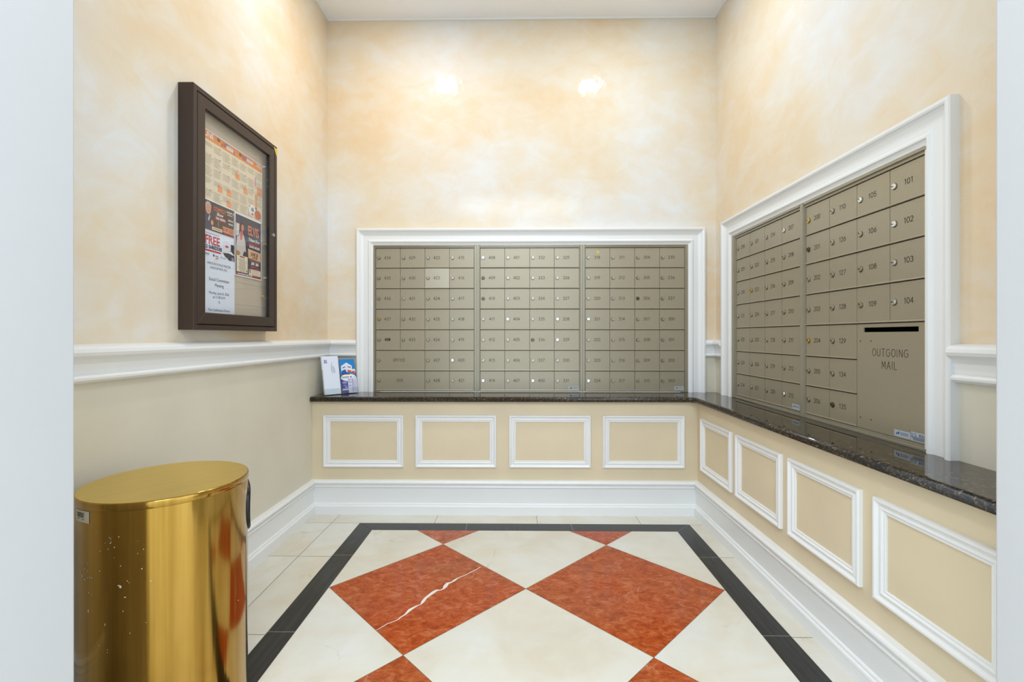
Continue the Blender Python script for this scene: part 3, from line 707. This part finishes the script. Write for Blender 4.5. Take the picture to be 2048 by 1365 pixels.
rects('header_picture', bd, pm((124, 120, 172)), [(.150, .166, h_-.020, h_-.008), (.290, .304, h_-.030, h_-.012), (.205, .214, h_-.036, h_-.024)], -.0015)
rects('header_note', bd, M['paper_white'], [(.156, .200, h_-.030, h_-.016), (.308, .356, h_-.026, h_-.014)], -.0017)
rects('header_note_lines', bd, pm((90, 84, 120)), [(.160, .196, h_-.021-.004*k, h_-.0195-.004*k) for k in range(2)]+[(.312, .352, h_-.018-.004*k, h_-.0165-.004*k) for k in range(2)], -.0020)
cw = (w_-.008)/7; rh = (h_-.046)/5; lines = []; hl = []; red = []
rnd = random.Random(5)
for c in range(7):
    for rr in range(5):
        x0 = .006+c*cw; z1 = h_-.046-rr*rh
        if rr == 0 and c < 1: n = 3
        else: n = rnd.choice([4, 5, 6, 7, 7])
        for k in range(n):
            z = z1-.006-k*.0060
            lines.append((x0+.002, x0+.0085, z-.0013, z)); lines.append((x0+.0105, x0+cw*rnd.uniform(.62, .96), z-.0012, z))
        if (c, rr) in ((2, 3), (3, 1), (2, 4), (4, 2), (1, 3)): hl.append((x0+cw*.45, x0+cw*.98, z1-rh+.004, z1-.014))
        if rnd.random() < .4: red.append((x0+cw*.66, x0+cw*.74, z1-.0075, z1-.0035))
rects('highlight_boxes', r, pm((236, 158, 104)), hl+[(w_-.062, w_-.046, .055, .125), (w_-.046, w_-.003, .125, .165), (w_-.062, w_-.048, .004, .060)], -.0012)
rects('highlight_boxes', r, pm((224, 150, 168)), [(w_-.066, w_-.056, .165, .205)], -.0012)
rects('calendar_text', r, pm((132, 120, 104)), lines, -.0015)
rects('calendar_marks', r, pm((74, 52, 48)), red, -.0016)
cl = poly('clip_art', r, pm((236, 232, 226)), [ell(w_-.088, .040, .030, .028)], -.0017)
poly('clip_art', r, pm((196, 104, 70)), [ell(w_-.040, .030, .028, .022)], -.0018)
poly('clip_art', r, pm((92, 150, 160)), [ell(w_-.085, .044, .012, .010)], -.0019); poly('clip_art', r, pm((204, 84, 92)), [ell(w_-.086, .022, .011, .005)], -.0019)
poly('clip_art', r, pm((70, 62, 104)), [[(w_-.112, .052), (w_-.106, .052), (w_-.108, .066)]], -.0019)

# comedy show flyer
r, w_, h_ = sheet('comedy_flyer', 'dark brown comedy show flyer with a suited speaker, half hidden by the left door frame', 1.8550, 2.0690, 1.5385, 1.6670, M['paper_white'], .0012)
rects('flyer_ground', r, pm((74, 56, 50)), [(.003, w_-.003, .0035, h_-.0035)], -.0009)
poly('speaker_suit', r, pm((58, 60, 86)), [[(.004, .006), (.060, .006), (.064, .040), (.052, .062), (.038, .074), (.010, .078), (.004, .070)]], -.0012)
poly('speaker_shirt', r, pm((190, 190, 204)), [[(.036, .046), (.046, .070), (.050, .060), (.042, .040)]], -.0015)
poly('speaker_head', r, pm((214, 150, 122)), [ell(.038, .092, .0175, .024)], -.0016)
poly('speaker_hair', r, pm((196, 178, 168)), [[(.020, .094), (.020, .108), (.030, .119), (.046, .119), (.056, .106), (.056, .094), (.051, .106), (.040, .111), (.027, .106)]], -.0019)
poly('speaker_face_shade', r, pm((150, 84, 66)), [ell(.032, .096, .0025, .0013, 8), ell(.045, .096, .0025, .0013, 8), ell(.040, .082, .006, .0014, 8)], -.0020)
poly('speaker_hand', r, pm((222, 146, 104)), [ell(.062, .038, .008, .010)], -.0017)
add_text('title_lettering', 'COMEDY', .0232, pm((222, 116, 66)), r, .1115, .100, -.0016, bold=.0004, sx=.86)
add_text('title_lettering', 'Show', .019, M['paper_white'], r, .112, .082, -.0017, shear=.3, bold=.0003)
rects('name_band', r, pm((150, 64, 60)), [(.083, .152, .055, .074)], -.0012)
add_text('name_lettering', 'GAIL SIERRA', .0115, M['paper_white'], r, .1175, .0645, -.0016, bold=.0003)
add_text('date_lettering', 'AUGUST 16', .0098, M['paper_white'], r, .184, .108, -.0016, bold=.0003); add_text('date_lettering', 'SUNDAY', .0098, pm((232, 190, 140)), r, .182, .097, -.0016, bold=.0003)
add_text('date_lettering', 'JUNE 28', .0095, M['paper_white'], r, .186, .074, -.0016, bold=.0003); add_text('date_lettering', '7:30 PM', .0095, M['paper_white'], r, .186, .058, -.0016, bold=.0003)
rects('info_box', r, pm((230, 206, 176)), [(.062, .128, .010, .023)], -.0012); rects('info_box', r, pm((226, 150, 110)), [(.132, .210, .014, .040)], -.0013)
add_text('price_lettering', '$ 59', .018, pm((140, 40, 40)), r, .150, .028, -.0018, bold=.0005)
rects('info_lines', r, pm((150, 90, 60)), [(.172, .206, .034-.005*k, .036-.005*k) for k in range(4)]+[(.068, .122, .015, .018)], -.0017)
rects('bottom_band', r, pm((132, 52, 44)), [(.140, .211, .004, .012)], -.0014)
poly('microphone', r, pm((120, 112, 92)), [ell(.102, .043, .005, .009), [(.100, .036), (.104, .036), (.103, .020), (.101, .020)]], -.0018)

# shredder flyer
r, w_, h_ = sheet('shredder_flyer', 'white flyer with big red FREE and a document shredder picture, below the comedy flyer', 1.8550, 2.0680, 1.4050, 1.5375, M['paper'], .0014)
add_text('title_lettering', 'FREE', .050, pm((196, 44, 52)), r, .0650, .0960, -.0012, bold=.0014, sx=.92)
add_text('title_lettering', 'ED SHREDDER', .0205, pm((40, 44, 70)), r, .0710, .0680, -.0012, bold=.0008, sx=.86)
rects('title_rule', r, pm((196, 44, 52)), [(.014, .120, .050, .057)], -.0011)
rects('small_print', r, pm((110, 116, 140)), [(.022, .110, .1235, .1255), (.019, .045, .037, .041), (.019, .042, .031, .034), (.083, .104, .036, .039), (.083, .098, .030, .033), (.134, .152, .034, .037), (.134, .148, .029, .031)], -.0011)
poly('icons', r, pm((54, 60, 88)), [ell(.073, .037, .005, .006), ell(.124, .034, .0055, .0065)], -.0012); poly('icons', r, M['paper'], [ell(.124, .034, .0032, .0042)], -.0014)
poly('bin_picture', r, pm((222, 224, 232)), [ell(.158, .088, .026, .027)], -.0011); poly('bin_logo', r, pm((196, 70, 90)), [ell(.160, .090, .012, .005)], -.0013)
rects('bin_picture', r, pm((36, 38, 48)), [(.188, .211, .070, .105), (.180, .211, .062, .074)], -.0013)
poly('truck_picture', r, pm((56, 54, 66)), [[(.132, .060), (.165, .062), (.165, .040), (.150, .044)], [(.165, .064), (.212, .058), (.212, .020), (.182, .024), (.165, .040)]], -.0014)
poly('truck_picture', r, pm((150, 140, 164)), [[(.193, .050), (.209, .048), (.209, .026), (.193, .028)]], -.0016); poly('paper_pile', r, M['paper_white'], [[(.166, .064), (.190, .074), (.211, .060)]], -.0017)

# meeting notice
r, w_, h_ = sheet('meeting_notice', 'plain white Social Committee Meeting notice at the bottom left of the notice board', 1.8530, 2.0690, 1.1650, 1.4370, M['paper'], .0028)
K = pm((34, 38, 48))
cxn = 2.0690-1.9615; cxn = w_-cxn
add_text('heading_lettering', 'WESTON 55 PLUS MASTER', .0142, pm((70, 74, 88)), r, cxn, 1.4070-1.1650, -.0011, sx=.92)
add_text('heading_lettering', 'ASSOCIATION, INC.', .0142, pm((70, 74, 88)), r, cxn, 1.3900-1.1650, -.0011, sx=.92)
add_text('notice_lettering', 'Social Committee', .0195, K, r, cxn, 1.3420-1.1650, -.0011, bold=0, sx=.95)
add_text('notice_lettering', 'Meeting', .0195, K, r, cxn, 1.3190-1.1650, -.0011, bold=0, sx=.95)
add_text('notice_lettering', 'Monday, June 8, 2026', .0155, K, r, cxn, 1.2860-1.1650, -.0011, sx=.99)
add_text('notice_lettering', 'at 11:30 A.M.', .0155, K, r, cxn, 1.2690-1.1650, -.0011, sx=.99)
add_text('notice_lettering', 'in', .0155, K, r, cxn, 1.2500-1.1650, -.0011, sx=.97)
add_text('notice_lettering', 'The Conference Room', .0155, K, r, cxn, 1.2150-1.1650, -.0011, sx=.99)

# tribute show poster
r, w_, h_ = sheet('tribute_show_poster', 'dark blue tribute show poster with a singer in white, pinned under the calendar', 2.0720, 2.2880, 1.3795, 1.6640, M['paper_white'], .0022)
rects('poster_ground', r, pm((52, 44, 66)), [(.005, w_-.005, .005, h_-.006)], -.0009)
poly('singer_suit', r, pm((206, 196, 190)), [[(.010, .092), (.056, .092), (.070, .120), (.084, .116), (.080, .160), (.068, .190), (.056, .200), (.038, .200), (.016, .176), (.008, .130)]], -.0012)
poly('singer_arm', r, pm((216, 206, 198)), [[(.008, .180), (.030, .182), (.034, .238), (.008, .238)]], -.0012)
poly('singer_chest', r, pm((204, 106, 84)), [[(.040, .165), (.052, .168), (.062, .205), (.048, .210), (.036, .202)]], -.0015)
poly('singer_head', r, pm((208, 118, 92)), [ell(.057, .226, .0105, .018)], -.0016); poly('singer_hair', r, pm((44, 26, 28)), [[(.046, .232), (.048, .246), (.058, .250), (.068, .244), (.069, .228), (.064, .238), (.054, .240)]], -.0018)
poly('belt', r, pm((176, 132, 78)), [ell(.022, .104, .016, .011)], -.0018)
add_text('title_lettering', 'ELVIS', .060, pm((214, 128, 84)), r, .146, .222, -.0014, bold=.0018, sx=.66)
add_text('title_lettering', 'Tribute Show', .022, M['paper_white'], r, .150, .182, -.0017, shear=.35, bold=.0003, sx=.78)
rects('name_band', r, pm((150, 60, 56)), [(.106, .204, .156, .170)], -.0013)
add_text('name_lettering', 'DAVID MORIN', .0150, M['paper_white'], r, .155, .150, -.0016, bold=.0006, sx=.90)
poly('date_card', r, pm((220, 178, 138)), [[(.100, .138), (.206, .132), (.206, .090), (.104, .094)]], -.0013)
add_text('date_lettering', 'JUNE 20', .0200, pm((90, 46, 44)), r, .154, .116, -.0017, bold=.0007, sx=.85); add_text('date_lettering', '1:30 P.M.', .0145, pm((90, 46, 44)), r, .156, .101, -.0017, bold=.0005, sx=.85)
rects('price_band', r, pm((150, 74, 52)), [(.112, .206, .083, .090)], -.0014)
add_text('price_lettering', '$43  $46', .0200, M['paper_white'], r, .158, .072, -.0016, bold=.0006, sx=.86)
rects('price_rule', r, pm((190, 80, 76)), [(.124, .192, .054, .058), (.120, .196, .047, .050)], -.0014)
rects('info_card', r, pm((230, 216, 190)), [(.012, .098, .020, .096), (.107, .206, .016, .044)], -.0013)
rects('info_heading', r, pm((150, 50, 46)), [(.036, .072, .087, .093)], -.0016)
rects('info_lines', r, pm((120, 104, 88)), [(.055-wv/2, .055+wv/2, .079-.0062*k, .0810-.0062*k) for k, wv in enumerate((.038, .042, .040, .050, .052, .044, .060, .052, .048, .040))]+[(.130, .190, .037-.0085*k, .0385-.0085*k) for k in range(3)], -.0016)
rects('info_icons', r, pm((60, 54, 66)), [(.111, .121, .034, .042), (.112, .121, .026, .032), (.028, .032, .072, .076), (.082, .086, .066, .070), (.086, .092, .024, .033)], -.0016)
bb_ = rects('bottom_band', r, pm((158, 56, 46)), [(.006, w_-.006, .006, .0155)], -.0014)
add_text('band_lettering', 'CALL THE FRONT DESK TO RSVP', .0095, M['paper_white'], bb_, .077, .0108, -.0018, bold=.0003, sx=.82)
# push pins
def pin(y, z, mt, label):
    rr = empty('push_pin', (SX-.0015, y, z), PI/2); meta(rr, label, 'push pin', 'push pins in the notice board')
    mb = MB(); mb.cyl(0, 0, .0048, -.004, 0, 12, 0); mb.cyl(0, 0, .0026, -.011, -.004, 10, 0); mb.cyl(0, 0, .0042, -.0135, -.011, 12, 0)
    mb.build('pin_head', mt, rr, fix=False)
    mb = MB(); mb.cyl(0, 0, .0006, -.016, -.013, 6, 0); mb.build('pin_tip', M['silver'], rr, fix=False)
clear = mat('clear_pin_plastic', (226, 228, 226), 0.1, 0, 0.8); ylw = mat('yellow_pin_plastic', (216, 182, 52), 0.25)
pin(2.3090, 1.9500, clear, 'clear push pin at the top right corner of the calendar')
pin(2.3210, 1.5680, ylw, 'yellow push pin to the right of the tribute show poster')
pin(2.3200, 1.3985, clear, 'clear push pin right of the tribute poster bottom corner')
pin(2.2960, 1.3045, ylw, 'yellow push pin on the bare backing low at the right')
pin(1.9400, 1.4320, ylw, 'yellow push pin holding the meeting notice')

# ------------------------------------------------------------------ brochure holder on the counter
bx0, by0 = -1.214, 2.918; ang = math.atan2(.150, .161)
bh = empty('brochure_holder', (bx0, by0, CT+.0008), ang); meta(bh, 'clear acrylic two-pocket brochure holder at the left end of the granite counter', 'brochure holder')
lean = .062/.238; bw = .222
def lp(t, s): return (s+t*lean, t)     # (y, z) at height t and depth s of the leaning plane
mb = MB()
def slab(x0, x1, s0, s1, t0, t1):
    P = [(x0, s0+t0*lean, t0), (x1, s0+t0*lean, t0), (x1, s1+t0*lean, t0), (x0, s1+t0*lean, t0), (x0, s0+t1*lean, t1), (x1, s0+t1*lean, t1), (x1, s1+t1*lean, t1), (x0, s1+t1*lean, t1)]
    b = len(mb.v); mb.v.extend(P)
    for q in ((0,3,2,1),(4,5,6,7),(0,1,5,4),(1,2,6,5),(2,3,7,6),(3,0,4,7)): mb.f.append(tuple(b+i for i in q)); mb.m.append(0); mb.a.append(0); mb.smooth.append(False)
slab(0, bw, .020, .0225, .004, .215); mb.build('back_plate', M['acrylic'], bh, fix=False)
mb = MB(); slab(0, bw, -.0025, 0, .004, .040); mb.build('front_lip', M['acrylic'], bh, fix=False)
mb = MB(); mb.box(0, bw, -.002, .085, 0, .003); mb.build('base_plate', M['acrylic'], bh, fix=False)
for xx in (0, bw/2-.001, bw-.002):
    mb = MB(); slab(xx, xx+.002, .0005, .0195, .0035, .16); mb.build('divider', M['acrylic'], bh, fix=False)
def leaf(name, label, x0, x1, s, t0, t1, mt, cat, dx=0.0, th=.0012):
    r = empty(name, bh.location, ang); meta(r, label, cat)
    mb2 = MB()
    P = [(x0, s+t0*lean, t0), (x1, s+t0*lean, t0), (x1+dx, s+t1*lean, t1), (x0+dx, s+t1*lean, t1)]
    mb2.face(P); Q = [(a, b+th, c) for a, b, c in P]; mb2.face(list(reversed(Q)))
    for i in range(4): j = (i+1) % 4; mb2.face([P[i], P[j], Q[j], Q[i]])
    mb2.build('sheet', mt, r)
    return r
def onleaf(parent, name, mt, L, x0, x1, s, t0, t1, dx=0.0, lift=.0005):
    """L: polygons in unit coordinates (u right, v up) of the sheet"""
    mb2 = MB()
    for P in L:
        mb2.face([(x0+(x1-x0)*u+dx*v, s-lift+(t0+(t1-t0)*v)*lean, t0+(t1-t0)*v) for u, v in P])
    return mb2.build(name, mt, parent, fix=False)
R4 = lambda a, b, c, d: [(a, c), (b, c), (b, d), (a, d)]
A1 = dict(x0=.004, x1=.108, s=.004, t0=.0045, t1=.2455)
r = leaf('envelope', 'long white addressed envelope standing in the left pocket of the brochure holder', **{k: A1[k] for k in ('x0', 'x1')}, s=A1['s'], t0=A1['t0'], t1=A1['t1'], mt=M['paper'], cat='envelope')
onleaf(r, 'return_stamp', pm((150, 130, 160)), [R4(.12, .20, .81, .86), R4(.22, .30, .81, .86), R4(.12, .20, .865, .90), R4(.22, .29, .87, .90)], **A1)
onleaf(r, 'address_lines', pm((150, 156, 176)), [R4(.52, .545, .58, .76), R4(.58, .60, .52, .84), R4(.64, .66, .56, .74), R4(.69, .71, .55, .72), R4(.74, .755, .55, .68)], **A1)
r2 = leaf('envelope', 'second white envelope just behind the addressed one in the left pocket', x0=.001, x1=.104, s=.0105, t0=.0045, t1=.2440, mt=M['paper_white'], cat='envelope')
A2 = dict(x0=.115, x1=.216, s=.004, t0=.0045, t1=.2220)
r = leaf('brochure', 'blue brochure with a white building picture standing in the right pocket', x0=A2['x0'], x1=A2['x1'], s=A2['s'], t0=A2['t0'], t1=A2['t1'], mt=pm((62, 72, 156)), cat='brochure')
onleaf(r, 'sky_picture', pm((32, 132, 206)), [R4(0, 1, .52, 1)], **A2)
onleaf(r, 'building_picture', pm((226, 228, 236)), [[(.08, .62), (.08, .80), (.45, .90), (.80, .80), (.80, .62)], R4(.80, 1, .60, .70)], lift=.0008, **A2)
onleaf(r, 'building_windows', pm((60, 66, 110)), [[(.17, .755), (.36, .79), (.36, .765), (.17, .73)], [(.52, .79), (.72, .76), (.72, .735), (.52, .765)]], lift=.0011, **A2)
onleaf(r, 'blue_awning', pm((28, 92, 168)), [[(.08, .60), (.10, .66), (.35, .70), (.42, .60), (.40, .56), (.10, .56)]], lift=.0011, **A2)
onleaf(r, 'red_awning', pm((206, 84, 60)), [[(.46, .68), (.72, .66), (.72, .60), (.50, .60)], R4(.76, .95, .56, .64)], lift=.0011, **A2)
onleaf(r, 'street_picture', pm((84, 52, 44)), [R4(.04, .62, .545, .57)], lift=.0013, **A2)
onleaf(r, 'name_oval', M['paper_white'], [[(.50+.50*math.cos(2*PI*k/24), .455+.105*math.sin(2*PI*k/24)) for k in range(24)]], lift=.0012, **A2)
onleaf(r, 'name_lettering', pm((40, 44, 60)), [R4(.06+.062*k, .10+.062*k, .455, .485) for k in range(8)]+[R4(.10, .50, .432, .438)]+[[(.66+.075*math.cos(2*PI*k/16)*(1 if k % 2 else .45), .468+.030*math.sin(2*PI*k/16)*(1 if k % 2 else .45)) for k in range(16)]]+[R4(.86, .88, .45, .49), R4(.88, .92, .465, .475)], lift=.0016, **A2)
onleaf(r, 'text_block', pm((206, 208, 226)), [R4(.10, .36, .33, .34), R4(.08, .36, .295, .312), R4(.12, .34, .265, .272), R4(.12, .36, .215, .225), R4(.22, .38, .165, .185)], lift=.0009, **A2)
onleaf(r, 'coupon_box', pm((226, 196, 186)), [R4(.04, .42, .085, .135)], lift=.0010, **A2)
A3 = dict(x0=.158, x1=.220, s=.0025, t0=.0045, t1=.1000)
r = leaf('folded_slip', 'small white printed slip in front of the blue brochure', x0=A3['x0'], x1=A3['x1'], s=A3['s'], t0=A3['t0'], t1=A3['t1'], mt=pm((214, 212, 234)), cat='paper slip')
onleaf(r, 'printed_lines', pm((128, 122, 158)), [R4(.46, .52, .08, .95), R4(.62, .65, .15, .9), R4(.74, .77, .2, .8), R4(.88, .90, .05, .9), R4(.04, .10, .45, .52), R4(.14, .20, .45, .52), R4(.24, .32, .45, .52), R4(.04, .38, .70, .74), R4(.04, .30, .85, .89)], lift=.0004, **A3)

# ------------------------------------------------------------------ brass waste bin
BD = 1.68; BR = BD*math.sin(math.radians(6.9)); BA = math.radians(37.07); BXc, BYc = -BD*math.sin(BA), BD*math.cos(BA); BZ = .692
bn = empty('waste_bin', (BXc, BYc, 0)); meta(bn, 'tall round polished brass waste bin with side opening by the left wall', 'waste bin')
r0 = BR-.0015
az0 = math.radians(82); hw = math.radians(58.5); oz_c, oz_h = .571, .089     # opening centre azimuth, half width, centre height, half height
def in_open(a, z, s=1.0):
    d = (a-az0+PI) % (2*PI)-PI
    return (abs(d)/(hw*s))**2.6+(abs(z-oz_c)/(oz_h*s))**2.6 < 1
mb = MB(); N = 144; zs = [0.012, .03, .10, .2, .3, .4]+[.45+.0065*k for k in range(33)]+[BZ-.018]
idx = {}
for i, z in enumerate(zs):
    for k in range(N): idx[(i, k)] = len(mb.v); mb.v.append((r0*math.cos(2*PI*k/N), r0*math.sin(2*PI*k/N), z))
for i in range(len(zs)-1):
    for k in range(N):
        am = 2*PI*(k+.5)/N; zm = (zs[i]+zs[i+1])/2
        if in_open(am, zm): continue
        mb.f.append((idx[(i, k)], idx[(i, (k+1) % N)], idx[(i+1, (k+1) % N)], idx[(i+1, k)])); mb.m.append(0); mb.a.append(0); mb.smooth.append(True)
body = mb.build('body', M['brassbody'], bn, fix=False)
mb = MB(); mb.lathe([(r0-.004, .014), (r0-.004, BZ-.02)], 64); 
mb = MB(); mb.lathe([(r0+.001, 0), (r0+.003, .002), (r0+.003, .012), (r0, .016)], 72); mb.build('base_ring', M['rubber'], bn)
mb = MB(); mb.lathe([(.001, .02), (r0-.012, .02), (r0-.012, .43)], 48); mb.build('inner_liner', M['inside'], bn)
mb = MB(); mb.lathe([(r0-.004, BZ-.0195), (r0+.0012, BZ-.0195), (r0+.0022, BZ-.018), (r0+.0022, BZ-.004), (BR-.0002, BZ-.0012), (BR-.0030, BZ)], 96); 
mb.build('lid_rim', M['brassbody'], bn)
mb = MB(); mb.face([((BR-.003)*math.cos(2*PI*k/96), (BR-.003)*math.sin(2*PI*k/96), BZ) for k in range(96)]); 
mb.face([((BR-.003)*math.cos(-2*PI*k/96), (BR-.003)*math.sin(-2*PI*k/96), BZ-.0008) for k in range(96)]); mb.build('lid', M['brasslid'], bn, fix=False)
# vinyl bead round the opening
mb = MB(); path = []
for k in range(90):
    t = 2*PI*k/90; ct, st = math.cos(t), math.sin(t); e = 2/2.6
    path.append((az0+hw*math.copysign(abs(ct)**e, ct), oz_c+oz_h*math.copysign(abs(st)**e, st)))
rowsT = []
for k in range(90):
    a, z = path[k]; a2, z2 = path[(k+1) % 90]; a1, z1 = path[k-1]
    C = Vector((r0*math.cos(a), r0*math.sin(a), z)); Tn = (Vector((r0*math.cos(a2), r0*math.sin(a2), z2))-Vector((r0*math.cos(a1), r0*math.sin(a1), z1))).normalized()
    Nn = Vector((math.cos(a), math.sin(a), 0)); Bn = Tn.cross(Nn).normalized()
    rowsT.append([tuple(C+Nn*.0075*math.cos(2*PI*j/10)+Bn*.0058*math.sin(2*PI*j/10)) for j in range(10)])
mb.grid(rowsT, 0, closed_r=True, closed_c=True, smooth=True); mb.build('opening_gasket', M['rubber'], bn)
# maker label on the body
mb = MB(); la = math.radians(-114.0); rows_ = []
for z in (.640, .669): rows_.append([((r0+.0008)*math.cos(la+.31*(i/8-.5)), (r0+.0008)*math.sin(la+.31*(i/8-.5)), z) for i in range(9)])
mb.grid(rows_, 0, smooth=True); lb = mb.build('maker_label', pm((206, 200, 180)), bn, fix=False)
mb = MB()
for i in range(6):
    a0 = la-.105+.027*i
    for P_ in (((0, 0), (.006, 0), (.006, 1), (0, 1)), ((.015, 0), (.021, 0), (.021, 1), (.015, 1)), ((0, .8 if i % 2 else 0), (.021, .8 if i % 2 else 0), (.021, 1 if i % 2 else .2), (0, 1 if i % 2 else .2))):
        mb.face([((r0+.0013)*math.cos(a0+u), (r0+.0013)*math.sin(a0+u), .6520+.0115*v) for u, v in P_])
mb.face([((r0+.0013)*math.cos(a), (r0+.0013)*math.sin(a), z) for a, z in ((la-.10, .6465), (la+.06, .6465), (la+.06, .6482), (la-.10, .6482))])
mb.build('label_print', pm((40, 40, 36)), lb, fix=False)

# chips in the lacquer of the bin, placed on the curved body
chips = [(335,552,3,5),(343,560,2,5),(341,583,5,4),(345,575,3,3),(362,607,4,4),(388,548,5,4),(326,618,4,3),(281,628,4,4),(310,583,2,3),(268,520,2,3),(495,570,3,2),(526,617,4,4),(494,641,3,4),(397,712,5,4),(517,727,6,5),(568,796,6,5),(435,796,5,4),
         (396,828,9,11),(386,822,8,4),(422,888,9,4),(411,968,3,9),(178,580,5,6),(168,660,3,8),(172,692,4,6),(185,694,3,5),(212,700,2,8),(195,728,4,4),(210,740,3,4),(172,750,5,8),(182,768,4,10),(196,788,6,5),(210,778,4,5),(224,776,4,6),(236,778,3,9),(280,740,5,4),(218,862,4,6),(233,874,4,4),
         (215,965,5,13),(309,1042,4,11),(275,1160,4,5),(322,1185,3,5),(323,1200,3,4),(540,1030,4,3),(450,1090,3,4),(1060,905,2,5),(362,664,3,2),(444,806,3,3)]
mb = MB(); rc = random.Random(3); rr_ = r0+.0004
def hit(zx, zy):
    px, py = 100+zx/2.815, 880+zy/2.815
    u = (px-1024)/934.2; v = (672.93-py)/934.2; dx, dy, dz = u*CY-SY, u*SY+CY, v
    A = dx*dx+dy*dy; B = -2*(dx*BXc+dy*BYc); Cc = BXc**2+BYc**2-rr_**2; disc = B*B-4*A*Cc
    if disc < 0: return None
    t = (-B-math.sqrt(disc))/(2*A); return (dx*t-BXc, dy*t-BYc, CAM_H+dz*t)
for zx, zy, a, b in chips:
    P = []
    for k in range(6):
        th = 2*PI*k/6+rc.uniform(-.3, .3); q = rc.uniform(.55, 1.1)
        P.append(hit(zx+a*q*math.cos(th)*.9, zy+b*q*math.sin(th)*.9))
    if all(P): mb.face(P)
mb.build('lacquer_chip', pm((206, 198, 180)), body, fix=False)
